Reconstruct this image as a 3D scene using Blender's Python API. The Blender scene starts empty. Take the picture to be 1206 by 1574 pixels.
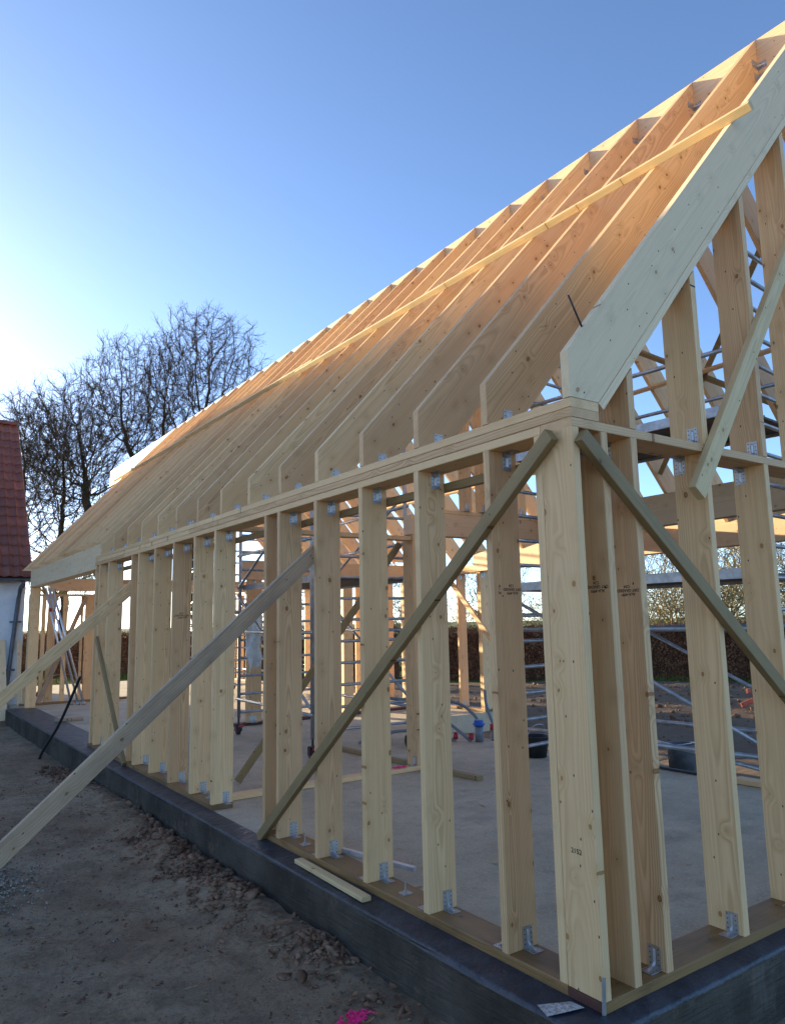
import bpy, bmesh, math, random
import numpy as np
from mathutils import Vector, Matrix

random.seed(7)
R = math.radians
scene = bpy.context.scene
COL = scene.collection

# ------------------------------------------------------------------ camera
cam_d = bpy.data.cameras.new("camera")
cam = bpy.data.objects.new("camera", cam_d)
COL.objects.link(cam)
scene.camera = cam
YAW, PITCH, ROLL = 0.6131, 0.1485, -0.0196
fw = Vector((math.sin(YAW) * math.cos(PITCH), math.cos(YAW) * math.cos(PITCH), math.sin(PITCH)))
r0 = Vector((math.cos(YAW), -math.sin(YAW), 0))
u0 = r0.cross(fw)
rt = math.cos(ROLL) * r0 + math.sin(ROLL) * u0
up = -math.sin(ROLL) * r0 + math.cos(ROLL) * u0
CAM = Vector((-2.561, -2.204, 1.603))
M = Matrix.Identity(4)
for i in range(3):
    M[i][0], M[i][1], M[i][2], M[i][3] = rt[i], up[i], -fw[i], CAM[i]
cam.matrix_world = M
cam_d.sensor_fit = 'VERTICAL'
cam_d.sensor_height = 24.0
cam_d.lens = 1132.4 / 1574 * 24.0
cam_d.clip_start = 0.05
cam_d.clip_end = 3000

# ------------------------------------------------------------------ sky and sun
SUN_EL, SUN_AZ = R(9.0), R(-16.8)          # azimuth from +Y towards +X
world = bpy.data.worlds.new("World")
scene.world = world
world.use_nodes = True
wn = world.node_tree
wn.nodes.clear()
wo = wn.nodes.new("ShaderNodeOutputWorld")
bg = wn.nodes.new("ShaderNodeBackground")
sky = wn.nodes.new("ShaderNodeTexSky")
sky.sky_type = 'NISHITA'
sky.sun_disc = False
sky.sun_elevation = SUN_EL
sky.sun_rotation = SUN_AZ
sky.air_density = 0.5
sky.dust_density = 0.45
sky.ozone_density = 1.9
bg.inputs['Strength'].default_value = 0.15
wn.links.new(sky.outputs[0], bg.inputs[0])
wn.links.new(bg.outputs[0], wo.inputs[0])

sun_d = bpy.data.lights.new("sun", 'SUN')
sun_d.energy = 5.0
sun_d.angle = R(0.53)
sun_d.color = (1.0, 0.82, 0.52)
sun = bpy.data.objects.new("sun", sun_d)
COL.objects.link(sun)
sdir = Vector((math.sin(SUN_AZ) * math.cos(SUN_EL), math.cos(SUN_AZ) * math.cos(SUN_EL), math.sin(SUN_EL)))
sun.rotation_euler = sdir.to_track_quat('Z', 'Y').to_euler()
sun.location = sdir * 60

scene.view_settings.view_transform = 'Standard'
scene.view_settings.look = 'None'
scene.view_settings.gamma = 1.0
scene.view_settings.use_curve_mapping = False
scene.view_settings.exposure = 1.70
scene.render.engine = 'CYCLES'
scene.cycles.max_bounces = 8
scene.cycles.diffuse_bounces = 5
scene.cycles.use_denoising = True

# ------------------------------------------------------------------ materials
class NT:
    def __init__(s, name):
        s.m = bpy.data.materials.new(name)
        s.m.use_nodes = True
        s.t = s.m.node_tree
        s.b = s.t.nodes['Principled BSDF']
    def n(s, typ, **kw):
        n = s.t.nodes.new('ShaderNode' + typ)
        for k, v in kw.items():
            setattr(n, k, v)
        return n
    def put(s, sock, v):
        if hasattr(v, 'is_output') or hasattr(v, 'links') and not isinstance(v, (tuple, list)):
            s.t.links.new(v, sock)
        else:
            sock.default_value = v
    def math(s, op, a, b=0.0, c=None, clamp=False):
        n = s.n('Math', operation=op, use_clamp=clamp)
        s.put(n.inputs[0], a); s.put(n.inputs[1], b)
        if c is not None: s.put(n.inputs[2], c)
        return n.outputs[0]
    def vmath(s, op, a, b):
        n = s.n('VectorMath', operation=op)
        s.put(n.inputs[0], a); s.put(n.inputs[1], b)
        return n.outputs[0]
    def noise(s, vec, scale, detail=3.0, rough=0.5, dist=0.0):
        n = s.n('TexNoise')
        s.put(n.inputs['Vector'], vec)
        n.inputs['Scale'].default_value = scale
        n.inputs['Detail'].default_value = detail
        n.inputs['Roughness'].default_value = rough
        n.inputs['Distortion'].default_value = dist
        return n.outputs['Fac']
    def voro(s, vec, scale, out='Distance', feature='F1'):
        n = s.n('TexVoronoi', feature=feature)
        s.put(n.inputs['Vector'], vec)
        n.inputs['Scale'].default_value = scale
        return n
    def ramp(s, fac, a, b):
        n = s.n('MapRange', interpolation_type='SMOOTHSTEP')
        s.put(n.inputs[0], fac); s.put(n.inputs[1], a); s.put(n.inputs[2], b)
        return n.outputs[0]
    def mix(s, fac, a, b, blend='MIX'):
        n = s.n('Mix', data_type='RGBA', blend_type=blend)
        s.put(n.inputs[0], fac)
        s.put(n.inputs[6], a if not isinstance(a, tuple) else (*a, 1))
        s.put(n.inputs[7], b if not isinstance(b, tuple) else (*b, 1))
        return n.outputs[2]
    def obj(s):
        return s.n('TexCoord').outputs['Object']
    def pos(s):
        return s.n('NewGeometry').outputs['Position']
    def rnd(s):
        return s.n('ObjectInfo').outputs['Random']
    def bump(s, h, strength, dist=0.01):
        n = s.n('Bump')
        n.inputs['Strength'].default_value = strength
        n.inputs['Distance'].default_value = dist
        s.put(n.inputs['Height'], h)
        s.t.links.new(n.outputs[0], s.b.inputs['Normal'])
    def col(s, v): s.put(s.b.inputs['Base Color'], v if not isinstance(v, tuple) else (*v, 1))
    def rough(s, v): s.put(s.b.inputs['Roughness'], v)
    def metal(s, v): s.put(s.b.inputs['Metallic'], v)

def wood(name, pale, dark, tint, ring=0.010, knots=1.0, stain=0.0, rings=0.75, roughness=0.62):
    k = NT(name)
    o = k.obj(); rnd = k.rnd()
    sep = k.n('SeparateXYZ'); k.put(sep.inputs[0], o)
    x, y, z = sep.outputs
    r2 = k.math('FRACT', k.math('MULTIPLY', rnd, 17.31))
    r3 = k.math('FRACT', k.math('MULTIPLY', rnd, 71.73))
    cv = k.n('CombineXYZ')
    k.put(cv.inputs[0], k.math('MULTIPLY', rnd, 37.0)); k.put(cv.inputs[1], k.math('MULTIPLY', r2, 53.0)); k.put(cv.inputs[2], k.math('MULTIPLY', r3, 91.0))
    q = k.vmath('ADD', o, cv.outputs[0])
    # knots: voronoi cells that run through the thickness
    sq = k.n('SeparateXYZ'); k.put(sq.inputs[0], q)
    def plane(ax, az, wobble):
        c = k.n('CombineXYZ')
        k.put(c.inputs[0], k.math('MULTIPLY', sq.outputs[0], ax)); k.put(c.inputs[1], k.math('MULTIPLY', sq.outputs[2], az))
        wb = k.n('TexNoise'); k.put(wb.inputs['Vector'], q); wb.inputs['Scale'].default_value = 45.0; wb.inputs['Detail'].default_value = 2.0
        d = k.vmath('MULTIPLY', k.vmath('SUBTRACT', wb.outputs['Color'], (0.5, 0.5, 0.5)), (wobble, wobble, 0.0))
        return k.vmath('ADD', c.outputs[0], d)
    kv = k.voro(plane(6.5, 4.6, 0.045), 1.0); kv.voronoi_dimensions = '2D'
    kd = kv.outputs['Distance']
    kc = k.n('SeparateColor'); k.put(kc.inputs[0], kv.outputs['Color'])
    size = k.math('MULTIPLY', k.math('POWER', kc.outputs[0], 2.6), 0.075 * knots)
    halo = k.math('SUBTRACT', 1.0, k.ramp(kd, 0.0, 0.34))
    halo = k.math('MULTIPLY', halo, k.math('GREATER_THAN', kc.outputs[0], 0.35))
    # growth rings
    warp = k.noise(k.vmath('MULTIPLY', q, (3.0, 3.0, 0.9)), 1.0, 2.0, 0.45)
    ox = k.math('MULTIPLY_ADD', r2, 0.13, 0.03)
    oy = k.math('MULTIPLY_ADD', r3, 0.10, -0.11)
    zz = k.math('MULTIPLY', z, k.math('MULTIPLY_ADD', rnd, 0.05, -0.025))
    dx = k.math('SUBTRACT', x, ox); dy = k.math('ADD', k.math('SUBTRACT', y, oy), zz)
    rad = k.math('SQRT', k.math('ADD', k.math('MULTIPLY', dx, dx), k.math('MULTIPLY', dy, dy)))
    rad = k.math('ADD', rad, k.math('MULTIPLY', warp, 0.06))
    rad = k.math('ADD', rad, k.math('MULTIPLY', halo, 0.012))
    fr = k.math('FRACT', k.math('DIVIDE', rad, ring))
    late = k.math('MULTIPLY', k.math('POWER', fr, 1.8), k.math('SUBTRACT', 1.0, k.ramp(fr, 0.70, 1.0)))
    late = k.math('MULTIPLY', late, 1.7, clamp=True)
    vis = k.ramp(k.noise(k.vmath('MULTIPLY', q, (6.0, 6.0, 0.6)), 1.0, 2.0), 0.25, 0.75)
    late = k.math('MULTIPLY', late, k.math('MULTIPLY_ADD', vis, 0.75, 0.25))
    base = k.mix(k.math('MULTIPLY', late, rings), pale, dark)
    streak = k.noise(k.vmath('MULTIPLY', q, (34.0, 34.0, 0.7)), 1.0, 4.0, 0.65)
    base = k.mix(k.math('MULTIPLY', k.ramp(streak, 0.42, 0.74), 0.75), base, tint)
    base = k.mix(k.math('MULTIPLY', k.math('POWER', rnd, 1.3), 0.75), base, k.mix(0.35, base, tint))
    base = k.mix(k.math('MULTIPLY', k.ramp(r2, 0.55, 1.0), 0.30), base, (dark[0], dark[1] * 0.95, dark[2] * 0.9))
    dirt = k.noise(k.vmath('MULTIPLY', q, (7.0, 7.0, 2.2)), 1.0, 6.0, 0.72)
    base = k.mix(k.math('MULTIPLY', k.ramp(dirt, 0.55, 0.78), 0.30), base, (tint[0] * 0.55, tint[1] * 0.55, tint[2] * 0.58))
    fib = k.noise(k.vmath('MULTIPLY', q, (260.0, 260.0, 5.0)), 1.0, 2.0, 0.7)
    base = k.mix(k.math('MULTIPLY', k.ramp(fib, 0.42, 0.72), 0.16), base, dark)
    base = k.mix(k.math('MULTIPLY', halo, 0.32), base, dark)
    kn = k.math('MULTIPLY', k.math('LESS_THAN', kd, size), k.math('GREATER_THAN', kc.outputs[0], 0.35))
    edge = k.math('MULTIPLY', k.ramp(k.math('DIVIDE', kd, k.math('ADD', size, 0.0001)), 0.5, 1.0), k.ramp(kc.outputs[1], 0.1, 0.7))
    kcol = k.mix(edge, (dark[0] * 0.80, dark[1] * 0.66, dark[2] * 0.52), (dark[0] * 0.24, dark[1] * 0.19, dark[2] * 0.17))
    base = k.mix(kn, base, kcol)
    pv = k.voro(plane(14.0, 8.0, 0.0), 1.0); pv.voronoi_dimensions = '2D'
    pc = k.n('SeparateColor'); k.put(pc.inputs[0], pv.outputs['Color'])
    pin = k.math('MULTIPLY', k.math('LESS_THAN', pv.outputs['Distance'], 0.050), k.math('GREATER_THAN', pc.outputs[1], 0.86))
    base = k.mix(pin, base, (0.035, 0.025, 0.02))
    if stain:
        st = k.noise(k.vmath('MULTIPLY', q, (5.0, 5.0, 1.6)), 1.0, 5.0, 0.65)
        base = k.mix(k.math('MULTIPLY', k.ramp(st, 0.4, 0.7), stain), base, (tint[0] * 0.45, tint[1] * 0.45, tint[2] * 0.5))
    k.col(base)
    k.rough(k.math('MULTIPLY_ADD', late, -0.12, roughness))
    k.bump(k.math('ADD', k.math('MULTIPLY', late, 0.6), k.math('MULTIPLY', fib, 0.8)), 0.12, 0.004)
    k.b.inputs['Specular IOR Level'].default_value = 0.3
    return k.m

SPRUCE = wood('planed_spruce', (0.87, 0.60, 0.315), (0.53, 0.31, 0.13), (0.70, 0.44, 0.215), ring=0.0085, rings=0.8)
SPRUCE_WARM = wood('planed_spruce_warm', (0.76, 0.50, 0.26), (0.42, 0.225, 0.092), (0.60, 0.355, 0.175), ring=0.009, rings=0.9)
GLULAM = wood('glued_spruce', (0.76, 0.54, 0.33), (0.52, 0.33, 0.175), (0.66, 0.44, 0.26), ring=0.013, rings=0.5)
GREYED = wood('greyed_spruce', (0.88, 0.675, 0.41), (0.56, 0.40, 0.225), (0.72, 0.54, 0.325), ring=0.010, rings=0.6)
TREATED = wood('treated_pine', (0.36, 0.20, 0.075), (0.11, 0.06, 0.024), (0.22, 0.125, 0.048), ring=0.007, stain=0.75, roughness=0.5)
GREENED = wood('green_treated_batten', (0.35, 0.24, 0.105), (0.18, 0.115, 0.048), (0.255, 0.175, 0.08), ring=0.008, knots=0.8, stain=0.25)
BATTEN = wood('pale_batten', (0.74, 0.55, 0.29), (0.48, 0.32, 0.145), (0.58, 0.42, 0.20), ring=0.009)
WEATHERED = wood('weathered_plank', (0.54, 0.375, 0.23), (0.27, 0.175, 0.10), (0.38, 0.26, 0.16), ring=0.010, stain=0.5)
REDEND = wood('dyed_end_grain', (0.125, 0.052, 0.036), (0.07, 0.03, 0.022), (0.10, 0.042, 0.03), ring=0.006, knots=0.0, stain=0.5)

def flat(name, c, rough=0.6, metal=0.0, var=0.0, vscale=8.0, bump=0.0, bscale=60.0):
    k = NT(name)
    if var:
        f = k.noise(k.obj(), vscale, 4.0, 0.6)
        lo = tuple(v * (1 - var) for v in c); hi = tuple(min(1, v * (1 + var)) for v in c)
        k.col(k.mix(k.ramp(f, 0.3, 0.7), lo, hi))
    else:
        k.col(c)
    k.rough(rough); k.metal(metal)
    if bump:
        k.bump(k.noise(k.obj(), bscale, 4.0, 0.6), bump, 0.01)
    return k.m

ZINC = flat('galvanised_steel', (0.50, 0.49, 0.48), 0.45, 0.85, 0.15, 14)
HOLE = flat('nail_hole_dark', (0.02, 0.02, 0.02), 0.8)
ALU = flat('dull_aluminium', (0.40, 0.41, 0.43), 0.42, 0.75, 0.2, 12)
ALUB = flat('bright_aluminium', (0.62, 0.64, 0.68), 0.3, 0.8, 0.12, 12)
BLACKP = flat('black_plastic', (0.018, 0.018, 0.02), 0.45)
RUBBER = flat('dark_rubber', (0.03, 0.03, 0.032), 0.7)
REDPL = flat('red_plastic', (0.42, 0.02, 0.03), 0.45)
BLUEPL = flat('blue_plastic', (0.02, 0.10, 0.42), 0.4)
GREYPL = flat('grey_plastic_pipe', (0.17, 0.18, 0.20), 0.45)
REDWOOD = flat('red_painted_wood', (0.42, 0.10, 0.05), 0.6, 0, 0.3, 10)
INK = flat('stamp_ink', (0.035, 0.025, 0.022), 0.8)
BLUEINK = flat('blue_print', (0.06, 0.10, 0.25), 0.7)
TAPE = flat('white_tape', (0.50, 0.51, 0.52), 0.35, 0.4, 0.45, 60, 0.5, 70)
PINK = flat('pink_marking_paint', (0.85, 0.02, 0.18), 0.6, 0, 0.2, 40)
PLASTIC_SHEET = flat('milky_plastic', (0.72, 0.71, 0.68), 0.35, 0, 0.15, 8)
DECK = flat('scaffold_deck', (0.085, 0.075, 0.07), 0.7, 0, 0.4, 6)
TUB = flat('grey_tub', (0.10, 0.105, 0.11), 0.6, 0, 0.3, 8)
HOSE = flat('rusty_orange_hose', (0.20, 0.06, 0.03), 0.5)
DPIPE = flat('zinc_downpipe', (0.10, 0.115, 0.14), 0.45, 0.4, 0.2, 6)

def m_membrane():
    k = NT('bitumen_membrane')
    f = k.noise(k.pos(), 5.0, 5.0, 0.6)
    d = k.ramp(k.noise(k.pos(), 38.0, 5.0, 0.7), 0.55, 0.8)
    c = k.mix(k.ramp(f, 0.3, 0.75), (0.014, 0.017, 0.026), (0.045, 0.05, 0.062))
    c = k.mix(k.math('MULTIPLY', d, 0.28), c, (0.13, 0.115, 0.10))
    k.col(c); k.rough(k.math('MULTIPLY_ADD', d, 0.4, 0.45))
    k.bump(k.noise(k.pos(), 7.0, 4.0, 0.6), 0.5, 0.04)
    return k.m
MEMBRANE = m_membrane()

def m_plaster():
    k = NT('dark_brushed_plinth')
    p = k.pos()
    s = k.noise(k.vmath('MULTIPLY', p, (3.0, 3.0, 46.0)), 1.0, 4.0, 0.65, 0.6)
    b = k.noise(p, 2.2, 5.0, 0.6)
    c = k.mix(k.ramp(b, 0.3, 0.7), (0.052, 0.043, 0.033), (0.11, 0.091, 0.070))
    w = k.ramp(k.noise(k.vmath('MULTIPLY', p, (1.5, 1.5, 0.8)), 1.0, 6.0, 0.7), 0.56, 0.72)
    c = k.mix(k.math('MULTIPLY', w, 0.5), c, (0.22, 0.195, 0.165))
    md = k.ramp(k.noise(p, 3.5, 7.0, 0.75), 0.56, 0.66)
    c = k.mix(k.math('MULTIPLY', md, 0.45), c, (0.20, 0.145, 0.10))
    k.col(c); k.rough(0.95); k.b.inputs['Specular IOR Level'].default_value = 0.15
    k.bump(k.math('ADD', s, k.math('MULTIPLY', k.noise(p, 11.0, 6.0, 0.7), 0.9)), 0.9, 0.022)
    return k.m
PLASTER = m_plaster()

def m_concrete():
    k = NT('floated_concrete')
    p = k.pos()
    a = k.noise(p, 0.9, 7.0, 0.68); b = k.noise(p, 5.0, 8.0, 0.75); g = k.noise(p, 55.0, 3.0, 0.85)
    c = k.mix(k.ramp(a, 0.3, 0.7), (0.405, 0.335, 0.228), (0.56, 0.475, 0.33))
    c = k.mix(k.math('MULTIPLY', k.ramp(b, 0.45, 0.8), 0.6), c, (0.20, 0.165, 0.135))
    c = k.mix(k.math('MULTIPLY', k.ramp(g, 0.52, 0.7), 0.65), c, (0.70, 0.60, 0.46))
    c = k.mix(k.math('MULTIPLY', k.ramp(k.noise(p, 42.0, 3.0, 0.8), 0.55, 0.75), 0.6), c, (0.13, 0.122, 0.115))
    mud = k.ramp(k.noise(k.vmath('MULTIPLY', p, (0.8, 1.2, 1.0)), 1.0, 6.0, 0.65), 0.52, 0.66)
    c = k.mix(k.math('MULTIPLY', mud, 0.45), c, (0.25, 0.19, 0.14))
    k.col(c); k.rough(0.78)
    k.bump(k.math('ADD', k.math('MULTIPLY', b, 0.6), k.math('MULTIPLY', g, 0.4)), 0.35, 0.012)
    return k.m
CONCRETE = m_concrete()

def m_ground():
    k = NT('trodden_soil_and_grass')
    p = k.pos()
    a = k.noise(p, 0.55, 5.0, 0.6); b = k.noise(p, 3.0, 6.0, 0.7); c2 = k.noise(p, 16.0, 6.0, 0.8); g = k.noise(p, 75.0, 4.0, 0.85)
    c = k.mix(k.ramp(a, 0.35, 0.65), (0.54, 0.38, 0.24), (0.69, 0.52, 0.35))
    c = k.mix(k.math('MULTIPLY', k.ramp(b, 0.42, 0.62), 0.5), c, (0.27, 0.18, 0.115))
    c = k.mix(k.math('MULTIPLY', k.ramp(c2, 0.5, 0.68), 0.5), c, (0.15, 0.10, 0.068))
    c = k.mix(k.math('MULTIPLY', k.ramp(g, 0.52, 0.66), 0.6), c, (0.60, 0.50, 0.38))
    h = k.noise(p, 48.0, 5.0, 0.85)
    c = k.mix(k.math('MULTIPLY', k.ramp(h, 0.50, 0.62), 0.42), c, (0.17, 0.115, 0.075))
    h2 = k.noise(k.vmath('ADD', p, (7.3, 2.1, 0.0)), 7.0, 6.0, 0.75)
    c = k.mix(k.math('MULTIPLY', k.ramp(h2, 0.50, 0.62), 0.2), c, (0.22, 0.15, 0.10))
    # freshly dug dark soil beyond the slab, then grass beyond the plot
    sep = k.n('SeparateXYZ'); k.put(sep.inputs[0], p)
    dug = k.ramp(k.math('ADD', sep.outputs[0], k.math('MULTIPLY_ADD', k.noise(p, 0.8, 5.0, 0.6), 3.0, -1.5)), 5.2, 7.2)
    c = k.mix(k.math('MULTIPLY', dug, 0.72), c, k.mix(k.ramp(b, 0.35, 0.65), (0.13, 0.082, 0.052), (0.24, 0.165, 0.11)))
    lin = k.math('ADD', k.math('MULTIPLY', sep.outputs[0], 0.81), k.math('MULTIPLY', sep.outputs[1], 0.58))
    wob = k.math('MULTIPLY_ADD', k.noise(p, 0.35, 4.0, 0.6), 5.0, -2.5)
    f1 = k.ramp(k.math('ADD', lin, wob), 19.6, 20.6)
    f2 = k.ramp(k.math('ADD', sep.outputs[1], wob), 22.0, 23.0)
    f = k.math('MAXIMUM', f1, f2)
    gr = k.mix(k.ramp(k.noise(p, 0.12, 4.0, 0.6), 0.3, 0.7), (0.085, 0.115, 0.022), (0.15, 0.16, 0.035))
    gr = k.mix(k.ramp(k.noise(p, 9.0, 4.0, 0.7), 0.35, 0.75), gr, (0.06, 0.075, 0.02))
    c = k.mix(f, c, gr)
    k.col(c); k.rough(0.92)
    k.b.inputs['Specular IOR Level'].default_value = 0.15
    k.bump(k.math('ADD', k.math('MULTIPLY', c2, 0.7), k.math('MULTIPLY', g, 0.6)), 1.0, 0.07)
    return k.m
GROUND = m_ground()

def m_clod(name, lo, hi, sc=9.0):
    k = NT(name)
    p = k.pos()
    f = k.noise(p, sc, 3.0, 0.6)
    k.col(k.mix(k.ramp(f, 0.32, 0.68), lo, hi)); k.rough(0.9)
    k.bump(k.noise(p, 60.0, 4.0, 0.7), 0.6, 0.02)
    k.b.inputs['Specular IOR Level'].default_value = 0.2
    return k.m
CLOD = m_clod('damp_clay_clods', (0.13, 0.072, 0.045), (0.31, 0.19, 0.118), 5.0)
PEBBLE = m_clod('pale_pebbles', (0.14, 0.12, 0.10), (0.34, 0.31, 0.28), 14.0)
GRAVEL = m_clod('grey_gravel', (0.11, 0.09, 0.07), (0.50, 0.43, 0.34), 30.0)
STRAW = m_clod('dry_straw', (0.22, 0.16, 0.09), (0.42, 0.33, 0.19), 20.0)

def m_tile():
    k = NT('red_clay_tile')
    f = k.noise(k.pos(), 7.0, 5.0, 0.65); rnd = k.rnd()
    c = k.mix(rnd, (0.155, 0.045, 0.030), (0.25, 0.076, 0.046))
    c = k.mix(k.math('MULTIPLY', k.ramp(f, 0.4, 0.75), 0.6), c, (0.095, 0.040, 0.034))
    k.col(c); k.rough(0.55)
    k.bump(k.noise(k.pos(), 60.0, 3.0, 0.6), 0.2, 0.01)
    return k.m
TILE = m_tile()

def m_wall():
    k = NT('whitewashed_wall')
    f = k.noise(k.pos(), 1.6, 6.0, 0.65)
    c = k.mix(k.ramp(f, 0.35, 0.75), (0.62, 0.64, 0.66), (0.80, 0.81, 0.82))
    c = k.mix(k.math('MULTIPLY', k.ramp(k.noise(k.pos(), 9.0, 5.0, 0.7), 0.6, 0.75), 0.35), c, (0.40, 0.41, 0.42))
    k.col(c); k.rough(0.85)
    k.bump(k.noise(k.pos(), 14.0, 5.0, 0.6), 0.4, 0.02)
    return k.m
WHITEWALL = m_wall()

def m_bark(name, a, b):
    k = NT(name)
    f = k.noise(k.pos(), 3.0, 5.0, 0.65)
    k.col(k.mix(k.ramp(f, 0.3, 0.7), a, b)); k.rough(0.9)
    k.b.inputs['Specular IOR Level'].default_value = 0.15
    return k.m
BARK = m_bark('dark_bark', (0.035, 0.027, 0.018), (0.075, 0.058, 0.036))
TWIG = m_bark('dark_twigs', (0.060, 0.042, 0.027), (0.11, 0.078, 0.048))
BIRCH = m_bark('yellow_green_twigs', (0.17, 0.14, 0.05), (0.26, 0.22, 0.09))
SHRUB = m_bark('olive_shrub_twigs', (0.22, 0.175, 0.085), (0.36, 0.29, 0.145))
BEECH = m_bark('dry_beech_leaves', (0.15, 0.060, 0.032), (0.33, 0.165, 0.085))
HEDGECORE = m_bark('hedge_twigs', (0.085, 0.045, 0.028), (0.15, 0.082, 0.05))
GRASS = m_bark('grass_blades', (0.075, 0.105, 0.02), (0.15, 0.165, 0.04))

# ------------------------------------------------------------------ helpers
def tag(o, label=None, cat=None, group=None, kind=None):
    if label: o['label'] = label
    if cat: o['category'] = cat
    if group: o['group'] = group
    if kind: o['kind'] = kind
    return o

def link(name, me, parent=None, mat=None):
    o = bpy.data.objects.new(name, me)
    COL.objects.link(o)
    if mat is not None and me is not None and not me.materials:
        me.materials.append(mat)
    if parent: o.parent = parent
    return o

def empty(name, label, cat, group=None, loc=(0, 0, 0)):
    o = bpy.data.objects.new(name, None)
    COL.objects.link(o)
    o.empty_display_size = 0.1
    o.location = loc
    return tag(o, label, cat, group)

def mesh(name, v, f, mat=None, smooth=False):
    me = bpy.data.meshes.new(name)
    me.from_pydata(v, [], f)
    me.update()
    if mat: me.materials.append(mat)
    if smooth:
        me.polygons.foreach_set('use_smooth', [True] * len(me.polygons))
    return me

def frame_m(org, ax, ay, az):
    m = Matrix.Identity(4)
    for i in range(3):
        m[i][0], m[i][1], m[i][2], m[i][3] = ax[i], ay[i], az[i], org[i]
    return m

_bc = {}
def board_mesh(L, w, t, mat, c=0.003):
    key = (round(L, 3), round(w, 3), round(t, 3), mat.name)
    if key in _bc: return _bc[key]
    c = min(c, w * .2, t * .2)
    prof = [(c, 0), (w - c, 0), (w, c), (w, t - c), (w - c, t), (c, t), (0, t - c), (0, c)]
    v = [(x, y, 0) for x, y in prof] + [(x, y, L) for x, y in prof]
    f = [(i, (i + 1) % 8, 8 + (i + 1) % 8, 8 + i) for i in range(8)] + [tuple(range(7, -1, -1)), tuple(range(8, 16))]
    _bc[key] = mesh('board', v, f, mat)
    return _bc[key]

def board(name, parent, mat, L, w, t, org, ax, ay, az):
    """board with its length along az, width along ax, thickness along ay, from corner org"""
    o = link(name, board_mesh(L, w, t, mat), parent)
    o.matrix_basis = frame_m(org, Vector(ax), Vector(ay), Vector(az))
    return o

EX, EY, EZ = Vector((1, 0, 0)), Vector((0, 1, 0)), Vector((0, 0, 1))

def stick(name, parent, mat, a, b, w, t, wdir):
    """board whose centre line runs a -> b; wdir is roughly the width direction"""
    a, b = Vector(a), Vector(b)
    az = (b - a).normalized()
    ax = (Vector(wdir) - az * az.dot(Vector(wdir))).normalized()
    ay = az.cross(ax)
    return board(name, parent, mat, (b - a).length, w, t, a - ax * w / 2 - ay * t / 2, ax, ay, az)

def prism_mesh(prof, t, mat, name='board'):
    n = len(prof)
    v = [(x, 0, z) for x, z in prof] + [(x, t, z) for x, z in prof]
    f = [tuple(range(n)), tuple(range(2 * n - 1, n - 1, -1))]
    for i in range(n):
        j = (i + 1) % n
        f.append((j, i, n + i, n + j))
    me = mesh(name, v, f, mat)
    bm = bmesh.new(); bm.from_mesh(me)
    bmesh.ops.recalc_face_normals(bm, faces=bm.faces)
    bm.to_mesh(me); bm.free()
    return me

def tube_data(a, b, r, sides=10, r2=None, V=None, F=None, cap=True):
    a, b = Vector(a), Vector(b)
    az = (b - a).normalized()
    ax = az.orthogonal().normalized(); ay = az.cross(ax)
    r2 = r if r2 is None else r2
    n0 = len(V)
    for p, rr in ((a, r), (b, r2)):
        for i in range(sides):
            an = 2 * math.pi * i / sides
            V.append(tuple(p + ax * math.cos(an) * rr + ay * math.sin(an) * rr))
    for i in range(sides):
        j = (i + 1) % sides
        F.append((n0 + i, n0 + j, n0 + sides + j, n0 + sides + i))
    if cap:
        F.append(tuple(range(n0 + sides - 1, n0 - 1, -1))); F.append(tuple(range(n0 + sides, n0 + 2 * sides)))

def tube(name, parent, mat, a, b, r, sides=10):
    V, F = [], []
    tube_data(a, b, r, sides, None, V, F)
    return link(name, mesh(name, V, F, mat, True), parent)

def path_tube(name, parent, mat, pts, r, sides=8, sub=6):
    """smooth pipe through pts (Catmull-Rom)"""
    P = [Vector(p) for p in pts]
    Q = []
    for i in range(len(P) - 1):
        p0, p1, p2, p3 = P[max(i - 1, 0)], P[i], P[i + 1], P[min(i + 2, len(P) - 1)]
        for s in range(sub):
            t = s / sub
            Q.append(0.5 * ((2 * p1) + (p2 - p0) * t + (2 * p0 - 5 * p1 + 4 * p2 - p3) * t * t + (3 * p1 - p0 - 3 * p2 + p3) * t ** 3))
    Q.append(P[-1])
    V, F = [], []
    for i, p in enumerate(Q):
        d = (Q[min(i + 1, len(Q) - 1)] - Q[max(i - 1, 0)]).normalized()
        ax = d.cross(EZ if abs(d.z) < .95 else EX).normalized(); ay = d.cross(ax)
        for s in range(sides):
            an = 2 * math.pi * s / sides
            V.append(tuple(p + ax * math.cos(an) * r + ay * math.sin(an) * r))
    for i in range(len(Q) - 1):
        for s in range(sides):
            j = (s + 1) % sides
            F.append((i * sides + s, i * sides + j, (i + 1) * sides + j, (i + 1) * sides + s))
    F.append(tuple(range(sides))); F.append(tuple(range(len(V) - 1, len(V) - sides - 1, -1)))
    return link(name, mesh(name, V, F, mat, True), parent)

def box_into(V, F, x0, x1, y0, y1, z0, z1):
    n = len(V)
    V += [(x0, y0, z0), (x1, y0, z0), (x1, y1, z0), (x0, y1, z0), (x0, y0, z1), (x1, y0, z1), (x1, y1, z1), (x0, y1, z1)]
    F += [tuple(n + i for i in q) for q in ((3, 2, 1, 0), (4, 5, 6, 7), (0, 1, 5, 4), (1, 2, 6, 5), (2, 3, 7, 6), (3, 0, 4, 7))]

def lathe_mesh(prof, sides, mat, name):
    V, F = [], []
    for r, z in prof:
        for s in range(sides):
            a = 2 * math.pi * s / sides
            V.append((r * math.cos(a), r * math.sin(a), z))
    for i in range(len(prof) - 1):
        for s in range(sides):
            j = (s + 1) % sides
            F.append((i * sides + s, i * sides + j, (i + 1) * sides + j, (i + 1) * sides + s))
    return mesh(name, V, F, mat, True)

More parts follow.
